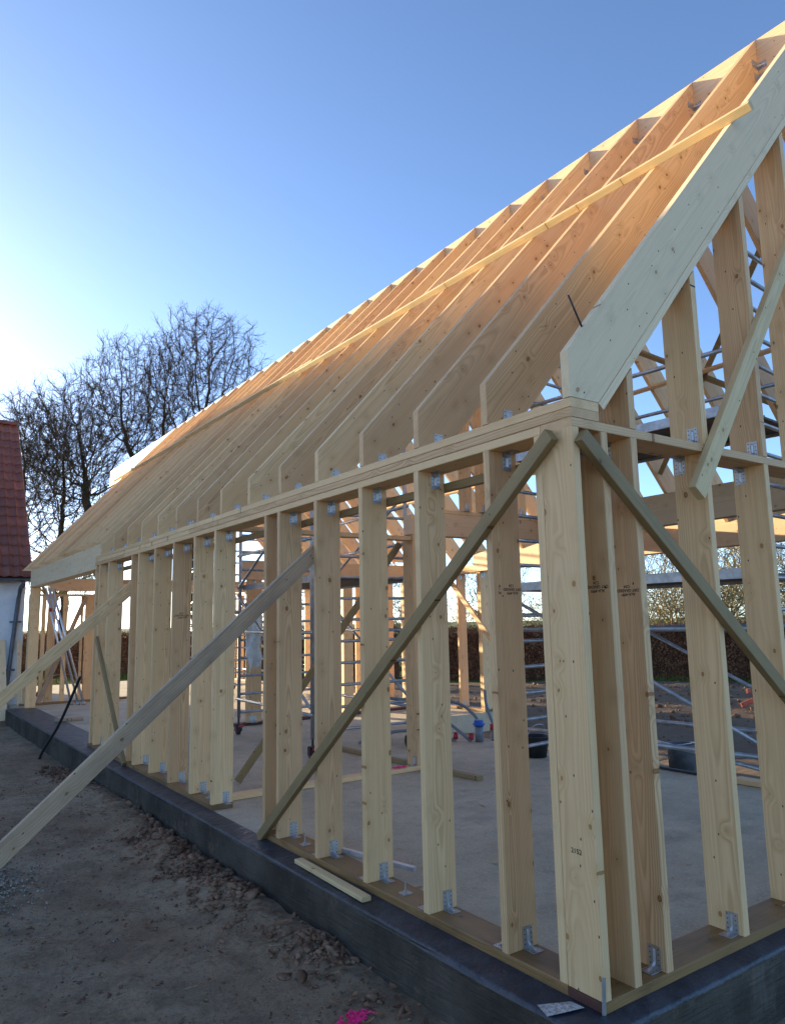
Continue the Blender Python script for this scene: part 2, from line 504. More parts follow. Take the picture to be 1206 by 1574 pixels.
# ------------------------------------------------------------------ value noise for terrain
def vnoise(x, y, seed=0):
    xi, yi = np.floor(x).astype(np.int64), np.floor(y).astype(np.int64)
    fx, fy = x - xi, y - yi
    fx = fx * fx * (3 - 2 * fx); fy = fy * fy * (3 - 2 * fy)
    def h(a, b):
        n = (a * 374761393 + b * 668265263 + seed * 1442695041) & 0xFFFFFFFF
        n = ((n ^ (n >> 13)) * 1274126177) & 0xFFFFFFFF
        return ((n ^ (n >> 16)) & 0xFFFF) / 65535.0
    return (h(xi, yi) * (1 - fx) + h(xi + 1, yi) * fx) * (1 - fy) + (h(xi, yi + 1) * (1 - fx) + h(xi + 1, yi + 1) * fx) * fy
def fbm(x, y, oct=4, seed=0):
    s, a, t = 0, 1.0, 0
    for i in range(oct):
        s = s + a * (vnoise(x * 2 ** i, y * 2 ** i, seed + i) - .5); t += a; a *= .55
    return s / t

GZ = -0.325
def ground_z(x, y):
    x = np.asarray(x, float); y = np.asarray(y, float)
    near = np.clip(1 - (np.hypot(x + 2, y - 3) - 14) / 10, 0, 1)
    z = GZ + 0.05 * fbm(x * .7, y * .7, 3, 3) + near * (0.075 * fbm(x * 3.2, y * 3.2, 6, 11) + 0.02 * np.maximum(fbm(x * 11, y * 11, 3, 23), 0))
    # spoil heaped along the plinth
    d = np.exp(-((x + .30) / .24) ** 2) * np.clip((y - .8) / 1.5, 0, 1) * np.clip((9.5 - y) / 2, 0, 1)
    z = z + d * (0.085 + 0.09 * np.maximum(fbm(x * 5, y * 5, 3, 31), -.1))
    # heap of soil at the back right
    z = z + 0.16 * np.exp(-(((x - 14.5) / 2.5) ** 2 + ((y - 9.5) / 3.0) ** 2)) * (1 + fbm(x * 2, y * 2, 4, 41))
    return z

def grid_axis(parts):
    out = []
    for a, b, s in parts:
        out += list(np.arange(a, b - 1e-6, s))
    out.append(parts[-1][1])
    return np.array(out)
gx = grid_axis([(-600, -60, 60), (-60, -14, 3), (-14, -4, .25), (-4, -.02, .036), (-.02, 7, .35), (7, 20, .2), (20, 60, 2), (60, 900, 60)])
gy = grid_axis([(-400, -40, 60), (-40, -4, 3), (-4, -.6, .2), (-.6, 9, .04), (9, 18, .12), (18, 40, .8), (40, 120, 5), (120, 1200, 60)])
XX, YY = np.meshgrid(gx, gy, indexing='ij')
ZZ = ground_z(XX, YY)
V = np.stack([XX, YY, ZZ], -1).reshape(-1, 3)
nx, ny = len(gx), len(gy)
ii = (np.arange(nx - 1)[:, None] * ny + np.arange(ny - 1)[None, :]).reshape(-1)
Fq = np.stack([ii, ii + ny, ii + ny + 1, ii + 1], -1)
def np_mesh(name, V, F, mat, smooth=True):
    me = bpy.data.meshes.new(name)
    k = F.shape[1]
    me.vertices.add(len(V)); me.vertices.foreach_set('co', np.ascontiguousarray(V, dtype=np.float32).ravel())
    me.loops.add(F.size); me.loops.foreach_set('vertex_index', np.ascontiguousarray(F, dtype=np.int32).ravel())
    me.polygons.add(len(F)); me.polygons.foreach_set('loop_start', np.arange(0, F.size, k, dtype=np.int32))
    me.update(calc_edges=True)
    if smooth: me.polygons.foreach_set('use_smooth', np.ones(len(F), bool))
    me.materials.append(mat)
    return me
ground = link('ground', np_mesh('ground', V, Fq, GROUND))
tag(ground, kind='structure')

# ------------------------------------------------------------------ slab and plinth
W = 6.626                     # outer width of the new building
TER = 4.47                    # slab stops here in the near bay (open terrace beyond)
YB = 7.85
def poly_prism(name, pts, z0, z1, mat, top_grid=None):
    n = len(pts)
    V = [(x, y, z0) for x, y in pts] + [(x, y, z1) for x, y in pts]
    F = [tuple(range(n - 1, -1, -1)), tuple(range(n, 2 * n))]
    F += [(i, (i + 1) % n, n + (i + 1) % n, n + i) for i in range(n)]
    return mesh(name, V, F, mat)
slab = link('floor_slab', poly_prism('floor_slab', [(.004, .004), (TER, .004), (TER, YB), (W, YB), (W, 21.3), (.004, 21.3)], -.42, -.003, CONCRETE))
tag(slab, kind='structure')
plinth = link('foundation', None) if False else None
V, F = [], []
box_into(V, F, -.160, .0, -.085, 15.2, -.5, -.022)
box_into(V, F, .0005, TER + .1, -.085, .0, -.5, -.022)
box_into(V, F, TER + .003, TER + .1, .001, YB, -.5, -.03)
found = link('foundation', mesh('foundation', V, F, PLASTER))
bm = bmesh.new(); bm.from_mesh(found.data)
bmesh.ops.subdivide_edges(bm, edges=[e for e in bm.edges if e.calc_length() > 1], cuts=60, use_grid_fill=True)
for v in bm.verts:
    if v.co.z > -.1:
        nz = float(fbm(v.co.x * 1 + 3, v.co.y * 1.7, 3, 5))
        v.co.z += nz * .012
        if v.co.x < -.1: v.co.x += nz * .02
bm.to_mesh(found.data); bm.free()
tag(found, kind='structure')
# membrane draped over the ledge, wavy, turned up under the sill
ys = np.arange(-.095, 15.1, .03)
prof = [(.30, .0015), (.0, .0015), (-.012, .0), (-.07, -.008), (-.140, -.013), (-.156, -.0165), (-.164, -.030)]
V = []
for y in ys:
    w = float(fbm(np.array(y * 1.3), np.array(2.0), 3, 9))
    w2 = float(fbm(np.array(y * 5), np.array(7.0), 2, 19))
    for i, (x, z) in enumerate(prof):
        kx = [0, 0, .3, .6, 1, 1, 1][i]
        drop = .06 * max(0, w - .05) if i == 6 else 0
        xx = x + (kx * .014 * w if i < 5 else 0)
        if i == 0: xx = .34 if 8.95 < y < 15.0 else .004
        if i == 0 and not 8.95 < y < 15.0: z = .0015
        V.append((xx, y, z + kx * (.004 if i < 5 else .001) * w2 + (.008 * max(0, w2) if i == 3 else 0) - drop))
n = len(prof)
F = [(a * n + b, a * n + b + 1, (a + 1) * n + b + 1, (a + 1) * n + b) for a in range(len(ys) - 1) for b in range(n - 1)]
mem = link('membrane', mesh('membrane', V, F, MEMBRANE, True), found)
V = []
xs = np.arange(-.165, TER + .1, .03)
prof = [(.0, .0015), (-.010, .0), (-.045, -.006), (-.078, -.0125), (-.086, -.0165), (-.0885, -.034)]
for x in xs:
    w = float(fbm(np.array(x * 1.5), np.array(12.0), 3, 15))
    for i, (y, z) in enumerate(prof):
        V.append((x, y + [0, .2, .6, 1, 1, 1][i] * .012 * w - .002, z - (.04 * max(0, w) if i == 5 else 0) + .0015))
n = len(prof)
F = [(a * n + b, (a + 1) * n + b, (a + 1) * n + b + 1, a * n + b + 1) for a in range(len(xs) - 1) for b in range(n - 1)]
link('membrane', mesh('membrane', V, F, MEMBRANE, True), found)
# strip of printed white tape lying on the membrane at the corner
V = [(-.035, .150, .006), (-.150, .235, -.006), (-.180, .150, -.008), (-.03, .085, .006), (-.035, .150, .008), (-.150, .235, -.004), (-.180, .150, -.006), (-.03, .085, .008)]
tape = link('tape_strip', mesh('tape_strip', V, [(3, 2, 1, 0), (4, 5, 6, 7), (0, 1, 5, 4), (1, 2, 6, 5), (2, 3, 7, 6), (3, 0, 4, 7)], TAPE), found)

V, F = [], []
_tr = random.Random(2)
for k in range(8):
    u, v = _tr.uniform(.12, .88), _tr.uniform(.15, .85)
    ax_, bx_ = Vector((-.02, .155, .0085)), Vector((-.175, .215, -.0055)); cx_v = Vector((0, -.08, 0))
    p = ax_.lerp(bx_, u) + cx_v * v
    du = (bx_ - ax_).normalized() * _tr.uniform(.004, .012); dv = Vector((0, -1, 0)) * _tr.uniform(.001, .002)
    b = len(V)
    V += [tuple(p - du - dv), tuple(p - du + dv), tuple(p + du + dv), tuple(p + du - dv)]; F.append((b, b + 1, b + 2, b + 3))
link('tape_print', mesh('tape_print', V, F, BLUEINK), tape)

# ------------------------------------------------------------------ timber frame
S = 1.0
t, D, H = .0464, .195, 2.476
ZT = H + 3 * t
RD, RA, RX = .224, 1.1077, 3.243
ZR = ZT + RD + RA * RX
PITCHA = math.atan(RA)
LY = [.561, 1.170, 1.778, 2.379, 2.969, 3.206, 4.279, 4.818, 5.436, 6.070, 6.685, 6.970, 8.054, 8.536, 8.739]
RY = [0.0, .563, 1.158, 1.754, 2.356, 2.944, 3.534, 4.145, 4.744, 5.366, 5.977, 6.586, 7.174, 7.823, 8.483]
while RY[-1] < 15.0: RY.append(RY[-1] + .605)
GX = [.201, .423, 1.045, 1.647, 2.25, 2.85, 3.45, 4.05]

house = empty('timber_house_frame', 'new timber house frame of pale spruce studs and steep bare rafters on a concrete slab', 'building')

# metal angle bracket: wall leg in the XZ plane on y=0 towards -y, foot on z=0
def bracket_mesh():
    V, F = [], []
    w, h, d, th = .064, .098, .072, .003
    box_into(V, F, -w / 2, w / 2, -th, 0, 0, h)
    box_into(V, F, -w / 2, w / 2, -d, -th, 0, th)
    n = len(F)
    # pressed rib
    pts = [(-th, h * .88, 0), (-th - .007, h * .78, 1), (-th - .009, h * .3, 1), (-th - .020, .017, 1), (-d * .6, th + .008, 1), (-d * .8, th, 0)]
    b = len(V)
    for y, z, k in pts:
        V.extend([(-.009, y if k == 0 else max(y, y + .006), z), (0, y - (.002 if k else 0), z + (.002 if k else 0)), (.009, y if k == 0 else max(y, y + .006), z)])
    for i in range(len(pts) - 1):
        for j in range(2):
            F.append((b + i * 3 + j, b + i * 3 + j + 1, b + (i + 1) * 3 + j + 1, b + (i + 1) * 3 + j))
    nz = len(F)
    def hole(x, y, z, vert, r=.0035):
        b = len(V)
        for s in range(6):
            a = s * math.pi / 3
            V.append((x + r * math.cos(a), y, z + r * math.sin(a)) if vert else (x + r * math.cos(a), y + r * math.sin(a), z))
        F.append(tuple(range(b, b + 6)))
    for x in (-.022, .022):
        for z in (.02, .042, .064, .086): hole(x, -th - .0008, z, True)
        for y in (-.024, -.046, -.063): hole(x, y, th + .0008, False)
    me = mesh('angle_bracket', V, F, ZINC)
    me.materials.append(HOLE)
    for i, p in enumerate(me.polygons):
        if i >= nz: p.material_index = 1
    return me
BR = bracket_mesh()
def bracket(parent, org, out, upv):
    """org: on the inner corner line; out: direction the foot points; upv: direction the wall leg points"""
    o = link('angle_bracket', BR, parent)
    ay = -Vector(out); az = Vector(upv); ax = ay.cross(az)
    m = frame_m(Vector(org), ax, ay, az)
    o.matrix_basis = parent.matrix_basis.inverted() @ m if parent.parent else m
    return o

# sill plates
def sill(y0, y1):
    return board('sill_plate', house, TREATED, y1 - y0, D, t, (0, y0, 0), EX, EZ * 1, EY) if False else board('sill_plate', house, TREATED, y1 - y0, D, t - .001, (0, y0, t - .001), EX, -EZ, EY)
sill(D + .002, LY[5] + t + .02)
sill(LY[6] - .005, LY[14] + t + .06)
sg = board('sill_plate', house, TREATED, TER - .004, D, t - .001, (.003, 0, t - .001), -EZ if False else EY, EZ if False else -EZ, EX)
dye = board('dyed_board_end', house, REDEND, D - .006, t - .006, .004, (-.003, .003, .003), EZ, EX, EY)

# corner stud: broad face outwards in the long wall
def stud(mat, L, org, ax, ay, name='stud'):
    return board(name, house, mat, L, D, t, org, ax, ay, EZ)
PALE = [SPRUCE, SPRUCE, SPRUCE_WARM]
SH = H - t
corner = board('stud', house, SPRUCE, SH, D, t, (t, 0, t), EY, -EX, EZ)
stud(SPRUCE, SH, (0.0, D + .001, t), EX, EY)
Lst = []
for i, y in enumerate(LY):
    s = stud(SPRUCE_WARM if i in (0, 8) else random.choice(PALE), SH, (0, y, t), EX, EY)
    Lst.append(s)
    xb = .132 + random.uniform(-.012, .014)
    bracket(s, (xb, y, t), -EY, EZ)
    bracket(s, (xb - .004, y, H), -EY, -EZ)
    if i < 5:
        bracket(s, (.045, y + t, t), EY, EZ)
        bracket(s, (.10, y + t, H), EY, -EZ)
bracket(corner, (t, .10, t), EX, EZ)
# gable wall studs
Gst = []
for i, x in enumerate(GX):
    s = board('stud', house, SPRUCE_WARM if i in (0, 1) else random.choice(PALE), SH, D, t, (x, 0, t), EY, -EX, EZ)
    s.matrix_basis = frame_m(Vector((x + t, 0, t)), EY, -EX, EZ)
    Gst.append(s)
    if i > 0:
        bracket(s, (x, .062, t), -EX, EZ)
        bracket(s, (x, .150, H), -EX, -EZ)
bracket(Gst[0], (.201, .10, H), -EX, -EZ)
# top plates of the long wall and of the gable
board('top_plate', house, SPRUCE_WARM, TER + .9, D, t - .0015, (0, 0, H + t - .0015), EY, -EZ, EX)          # gable plate runs to the corner
YE = LY[14] + t + .03
def lplate(z, splits, mats):
    for a, b, m in splits:
        board('top_plate', house, m, b - a - .002, D, t - .0015, (random.uniform(-.0015, .0015), a, z + t - .0015), EX, -EZ, EY)
lplate(H, [(D + .003, 4.05, SPRUCE), (4.05, 7.35, SPRUCE), (7.35, YE, SPRUCE_WARM)], None)
lplate(H + t, [(0, 5.0, SPRUCE_WARM), (5.0, YE, SPRUCE)], None)
lplate(H + 2 * t, [(.0, 3.1, SPRUCE), (3.1, 6.3, SPRUCE), (6.3, YE, SPRUCE)], None)

# rafters (left slope and right slope); local z runs up the slope
vd = .4425
ca, sa = math.cos(PITCHA), math.sin(PITCHA)
def rafter_profile(cut):
    # world XZ points relative to the heel top (0, ZT+RD)
    p = [(0, 0), (0, -RD + .0015), ((vd - RD) / RA, -RD + .0015), (RX - .002, RA * (RX - .002) - vd), (RX - .002, RA * (RX - .002))]
    if cut: p = [(0, .0015), (.347, .0015), (.347, .347 * RA - vd), (RX - .002, RA * (RX - .002) - vd), (RX - .002, RA * (RX - .002))]
    return p
def to_local(p):   # slope axis -> z, normal (down-in) -> x
    return [((x * sa - z * ca), (x * ca + z * sa)) for x, z in p]
def rafter_mesh(cut, mat):
    return prism_mesh(to_local(rafter_profile(cut)), t, mat, 'rafter')
RM = {}
for cut in (False, True):
    for m in (SPRUCE, SPRUCE_WARM, GREYED):
        RM[(cut, m.name)] = rafter_mesh(cut, m)
def hanger_mesh():
    V, F = [], []
    box_into(V, F, -.003, 0, -.04, -.002, 0, .12)
    box_into(V, F, -.003, 0, t + .002, t + .04, 0, .12)
    box_into(V, F, -.075, -.003, -.003, -.001, 0, .10)
    box_into(V, F, -.075, -.003, t + .001, t + .003, 0, .10)
    box_into(V, F, -.075, -.003, -.003, t + .003, -.004, -.001)
    return mesh('joist_hanger', V, F, ZINC)
HG = hanger_mesh()
for side in (0, 1):
    for i, y in enumerate(RY):
        cut = y > YE - .05
        m = GREYED if (i == 0 and side == 0) else (SPRUCE_WARM if i in (1, 2) else random.choice([SPRUCE, SPRUCE, SPRUCE_WARM]))
        if side == 1 and y < YB: cut = True
        o = link('rafter', RM[(cut, m.name)], house)
        if side == 0:
            o.matrix_basis = frame_m(Vector((0, y, ZT + RD)), Vector((sa, 0, -ca)), EY, Vector((ca, 0, sa)))
        else:
            o.matrix_basis = frame_m(Vector((W, y + t, ZT + RD)), Vector((-sa, 0, -ca)), -EY, Vector((-ca, 0, sa)))
        if side == 0:
            if i > 0 and i < 14: bracket(o, (RX - .001, y, ZR - .26), -EY, -EX)
            if not cut and i > 0: bracket(o, (.150, y, ZT), -EY, EZ)
            h = link('joist_hanger', HG, o)
            h.matrix_basis = o.matrix_basis.inverted() @ Matrix.Translation((RX, y, ZR - vd - .002))
# second gable rafter board: sloping plate under the gable rafter
p0 = Vector((.197, 0, ZT - t / ca + .005))
az = Vector((ca, 0, sa)); nrm = Vector((sa, 0, -ca))
Ls = (RX - .2) / ca
board('sloping_plate', house, GREYED, Ls, t - .002, D, Vector((.199, 0, ZT + .0)) + nrm * .002, nrm, EY, az)
board('sloping_plate', house, SPRUCE, Ls, t - .002, D, Vector((W - .199, 0, ZT + .0)) + Vector((-sa, 0, -ca)) * .002, Vector((-sa, 0, -ca)), EY, Vector((-ca, 0, sa)))
# gable upper studs, cut to the slope
GT = H + t
def under(x): return ZT + RA * (min(x, W - x) - .197) - (t + .004) / ca
for i, x in enumerate([.423, 1.045, 1.647, 2.25, 2.85, 3.45, 4.05, 4.65]):
    xl, xr = (x, x + t)
    za, zb = under(xl) - .002, under(xr) - .002
    za, zb = min(za, ZR), min(zb, ZR)
    prof = [(0, 0), (t, 0), (t, zb - GT), (0, za - GT)]
    V = [(D if k else 0, -px, pz) for k in (0, 1) for px, pz in prof]
    F = [(0, 1, 2, 3), (7, 6, 5, 4), (0, 4, 5, 1), (1, 5, 6, 2), (2, 6, 7, 3), (3, 7, 4, 0)]
    me = mesh('stud', V, F, SPRUCE_WARM if i % 2 == 0 else SPRUCE)
    bm = bmesh.new(); bm.from_mesh(me); bmesh.ops.recalc_face_normals(bm, faces=bm.faces); bm.to_mesh(me); bm.free()
    o = link('stud', me, house)
    o.matrix_basis = frame_m(Vector((x, 0, GT)), EY, -EX, EZ)
    if i > 0: bracket(o, (x, .060, GT), -EX, EZ)
# ridge beam with hangers waiting beyond the last rafter
ridge = board('ridge_beam', house, GLULAM, 21.3, .475, .14, (RX, 0, ZR), -EZ, EX, EY)
for k in range(1, 9):
    h = link('joist_hanger', HG, ridge)
    h.matrix_basis = ridge.matrix_basis.inverted() @ Matrix.Translation((RX, RY[-1] + k * .605, ZR - vd))
# big header beam over the wide opening and the one at the terrace side
HB = RD + 3 * t
board('header_beam', house, GREYED, 15.02 - YE - .003, HB - .003, D, (.15, YE + .002, ZT + RD - .0005), -EZ, EX, EY)
board('header_beam', house, GLULAM, YB, HB - .003, D, (W - D - .15, .0, ZT + RD - .0005), -EZ, EX, EY)
board('stud', house, SPRUCE, H - .003, D, .09, (.15, 14.90, 0), EX, EY, EZ)
# terrace-side inner beam
board('floor_beam', house, GLULAM, 4.28, .345, .14, (4.45, .21, 2.94), -EZ, EX, EY)
# raking battens on top of the rafters
zb = ZT + RD + .001
def on_roof(x, y): return Vector((x, y, ZT + RD + RA * x))
nout = Vector((-sa, 0, ca))
def roof_batten(x0, y0, x1, y1, lift, mat):
    a, b = on_roof(x0, y0) + nout * (.029 + lift), on_roof(x1, y1) + nout * (.029 + lift)
    return stick('roof_batten', house, mat, a, b, .038, .058, (ca, 0, sa))
roof_batten(1.655, -.14, 1.81, 6.1, .001, BATTEN)
roof_batten(1.87, 5.75, 1.96, 10.9, .001, BATTEN)
roof_batten(1.90, 10.6, 2.02, 15.9, .001, BATTEN)
# steel spike nailed in the gable rafter
tube('nail', house, BLACKP, Vector((.135, .02, ZT + RD + RA * .135)), Vector((.05, .02, ZT + RD + RA * .135 + .14)), .005, 6)
# green treated diagonal battens
stick('brace', house, GREENED, (-.0235, .105, 2.455), (-.0235, 3.235, .005), .072, .045, (0, 1, 1))
stick('brace', house, GREENED, (.03, -.0235, 2.43), (2.75, -.0235, .25), .072, .045, (1, 0, 1))
stick('brace', house, BATTEN, (.905, -.024, 2.235), (2.75, -.024, 4.75), .10, .045, (1, 0, -1))
stick('brace', house, GREENED, (-.024, 8.46, 1.47), (-.024, 6.95, .02), .06, .04, (0, 1, -1))
stick('batten', house, GREENED, (D + .021, .25, 2.395), (D + .021, 8.7, 2.395), .050, .040, EZ)
# inner partition with post, plate and beam across the building
Y1 = 4.50
board('sill_plate', house, SPRUCE, 2.30, .12, t, (.215, Y1, t), EY, -EZ, EX)
board('top_plate', house, SPRUCE_WARM, 2.19, .12, t, (.215, Y1, 2.566), EY, -EZ, EX)
for k in range(2):
    s = board('stud', house, SPRUCE_WARM, 2.594 - t, D, t - .001, (2.425 + k * t + t, Y1, t), EY, -EX, EZ)
    bracket(s, (2.425 + k * t + (t if k else 0), Y1 + .05, t), EX if k else -EX, EZ)
board('floor_beam', house, GLULAM, W - D - 2.40, .225, .14, (2.405, Y1 - .005, 2.819), -EZ, EY, EX)
board('top_plate', house, GLULAM, W - D - 2.9, .12, t - .001, (2.85, Y1 + .02, 2.867), EY, -EZ, EX)
board('top_plate', house, SPRUCE, W - D - 2.9, .12, t - .001, (2.85, Y1 + .02, 2.915), EY, -EZ, EX)
for k, x in enumerate([2.86, 3.28, 3.55, 4.2, 4.8, 5.4]):
    top = min(ZT + RA * (min(x, W - x) - .2), ZR - .5)
    if top - 2.92 < .3: continue
    s = board('stud', house, random.choice(PALE), top - 2.92, D, t, (x + t, Y1 - .02, 2.918), EY, -EX, EZ)
    bracket(s, (x, Y1 + .02, 2.918), -EX, EZ)
stick('brace', house, GREENED, (.60, Y1 + .62, .03), (2.40, Y1 + .22, 2.50), .07, .045, (1, 0, -1))
# second partition further in
Y2 = 9.2
board('sill_plate', house, REDEND, 3.9, .145, t, (2.3, Y2, t), EY, -EZ, EX)
for x in (2.52, 4.35, 5.1, 5.7):
    s = board('stud', house, SPRUCE_WARM if x < 3 else SPRUCE, 2.30, .245 if x < 3 else D, .09, (x, Y2, t), EX, EY, EZ)
    bracket(s, (x + .06, Y2, t), -EY, EZ); bracket(s, (x + .13, Y2, t), -EY, EZ)
    bracket(s, (x + .10, Y2, 2.35), -EY, -EZ)
board('floor_beam', house, GLULAM, 4.0, .32, .115, (2.42, Y2 + .01, 2.67), -EZ, EY, EX)
board('top_plate', house, SPRUCE_WARM, 2.25, .12, t, (.2, Y2 + .02, 2.30), EY, -EZ, EX)
# far long wall
XF = W - D
board('sill_plate', house, TREATED, 21.2 - YB, D, t, (XF, YB, t), EX, -EZ, EY)
for k in range(3): board('top_plate', house, SPRUCE, 21.2 - YB, D, t - .001, (XF, YB, H + (k + 1) * t - .001), EX, -EZ, EY)
fy = [YB + .01, YB + .06, 8.5, 9.1, 9.7, 10.3] + [10.9 + .6 * k for k in range(17)]
for y in fy:
    s = board('stud', house, random.choice(PALE), SH, D, t, (XF, y, t), EX, EY, EZ)
    if y < 10: bracket(s, (XF + .07, y, t), -EY, EZ); bracket(s, (XF + .07, y, H), -EY, -EZ)
stick('brace', house, SPRUCE_WARM, (XF - .025, 8.75, 2.42), (XF - .025, 7.3, .98), .095, .04, (0, 1, -1))
# end partition seen through the wide opening
Y3 = 15.4
board('sill_plate', house, TREATED, 2.2, .145, t, (.14, Y3, t), EY, -EZ, EX)
for x, w, m in ((.21, D, SPRUCE), (.47, .08, SPRUCE), (.60, .15, SPRUCE_WARM), (.90, .09, SPRUCE), (1.27, .05, SPRUCE_WARM), (1.37, D, SPRUCE_WARM), (2.0, .09, SPRUCE)):
    board('stud', house, m, 2.30, w, .05 if w < .15 else .09, (x, Y3, t), EX, EY, EZ)
board('top_plate', house, SPRUCE_WARM, 1.9, .12, t, (.42, Y3 - .004, 2.36), EY, -EZ, EX)
board('floor_beam', house, GLULAM, 5.9, .27, .115, (.6, Y3 - .06, 2.70), -EZ, EY, EX)
stick('brace', house, WEATHERED, (.46, Y3 - .1, .05), (1.36, Y3 - .03, 2.3), .09, .04, (1, 0, -1))
# upper storey rails between right-hand rafters
for x, y0, y1 in ((W - 1.25, 1.9, 9.5), (W - 1.75, 0.3, 9.5)):
    stick('batten', house, SPRUCE_WARM, (x, y0, ZT + RD + RA * (W - x) - vd - .02), (x, y1, ZT + RD + RA * (W - x) - vd - .02), .06, .04, (sa, 0, ca))
stick('brace', house, GREENED, (W - .6, .7, ZT + RA * .6 - .16), (W - 2.6, 3.8, ZT + RA * 2.6 - .16), .06, .04, EY)
stick('brace', house, GREENED, (W - .9, 3.5, ZT + RA * .9 - .16), (W - 2.9, .4, ZT + RA * 2.9 - .16), .06, .04, EY)

# bolts with square washers on the sill
V, F = [], []
box_into(V, F, -.03, .03, -.03, .03, 0, .006)
tube_data((0, 0, .006), (0, 0, .062), .006, 6, None, V, F); tube_data((0, 0, .006), (0, 0, .018), .013, 6, None, V, F)
BOLT = mesh('anchor_bolt', V, F, ZINC)
for x, y in ((.085, 1.50), (.085, 2.72), (.085, 4.55), (.085, 7.6), (1.80, .085), (3.1, .085)):
    b = link('anchor_bolt', BOLT, house); b.location = (x, y, t)
# thin steel strip at the very corner
stick('nail_strip', house, ZINC, (-.006, .002, -.02), (-.004, -.006, .145), .016, .004, (1, -1, 0))

# grade stamps, printed upside down on three studs, handwriting on the corner stud
def stamp(parent, body, size, org, xd, yd, mat=INK, name='grade_stamp', align='CENTER'):
    c = bpy.data.curves.new(name, 'FONT')
    c.body = body; c.size = size; c.align_x = align; c.space_line = .95; c.offset = size * .012
    c.materials.append(mat)
    tmp = bpy.data.objects.new(name, c); COL.objects.link(tmp)
    me = bpy.data.meshes.new_from_object(tmp)
    bpy.data.objects.remove(tmp)
    o = link(name, me, parent)
    xd, yd = Vector(xd), Vector(yd)
    o.matrix_basis = parent.matrix_basis.inverted() @ frame_m(Vector(org), xd, yd, xd.cross(yd))
    return o
TXT = "ALA-4991\nDRY GRADED\n  C24"
stamp(Lst[0], TXT, .020, (.125, LY[0] - .0012, 1.745), -EX, -EZ)
stamp(Lst[0], "NL\n- -\nIII", .018, (.038, LY[0] - .0012, 1.745), -EX, -EZ)
stamp(Gst[0], TXT, .020, (GX[0] - .0012, .075, 1.735), EY, -EZ)
stamp(Gst[0], "NL\n- -\nIII", .018, (GX[0] - .0012, .160, 1.735), EY, -EZ)
stamp(Gst[1], TXT, .020, (GX[1] - .0012, .075, 1.72), EY, -EZ)
stamp(Gst[1], "NL\n- -\nIII", .018, (GX[1] - .0012, .160, 1.72), EY, -EZ)
stamp(Lst[8], TXT, .024, (.10, LY[8] - .0012, 1.70), -EX, -EZ)
stamp(corner, "2152", .030, (-.0012, .108, .60), -EY, EZ, name='pencil_figures')

# ------------------------------------------------------------------ props standing outside
def prop(label, mat, a, b, w, th):
    e = empty('raking_prop', label, 'wooden prop', 'wooden props holding the long wall', loc=b)
    s = stick('plank', None, mat, a, b, w, th, (0, 0, 1))
    m = s.matrix_basis.copy(); s.parent = e
    s.matrix_basis = Matrix.Translation(-Vector(b)) @ m
    d = (Vector(b) - Vector(a)).normalized()
    p = Vector(a) + d * .12 + Vector((0, -th / 2 - .003, 0)) - Vector(b)
    for k in (-.025, .025):
        V, F = [], []
        tube_data(p + Vector((0, 0, k)), p + Vector((0, .004, k)), .006, 6, None, V, F)
        link('nail_head', mesh('nail_head', V, F, ZINC), e)
    return e
prop('long weathered plank propping the long wall, crossing the bare soil in front', WEATHERED, (.16, LY[3] + t + .024, 2.235), (-2.72, LY[3] + t + .024, -.315), .105, .045)
prop('pale plank propping the long wall further back, next to the wide opening', SPRUCE, (.10, LY[11] + t + .024, 2.155), (-2.6, LY[11] + t + .024, -.30), .135, .045)

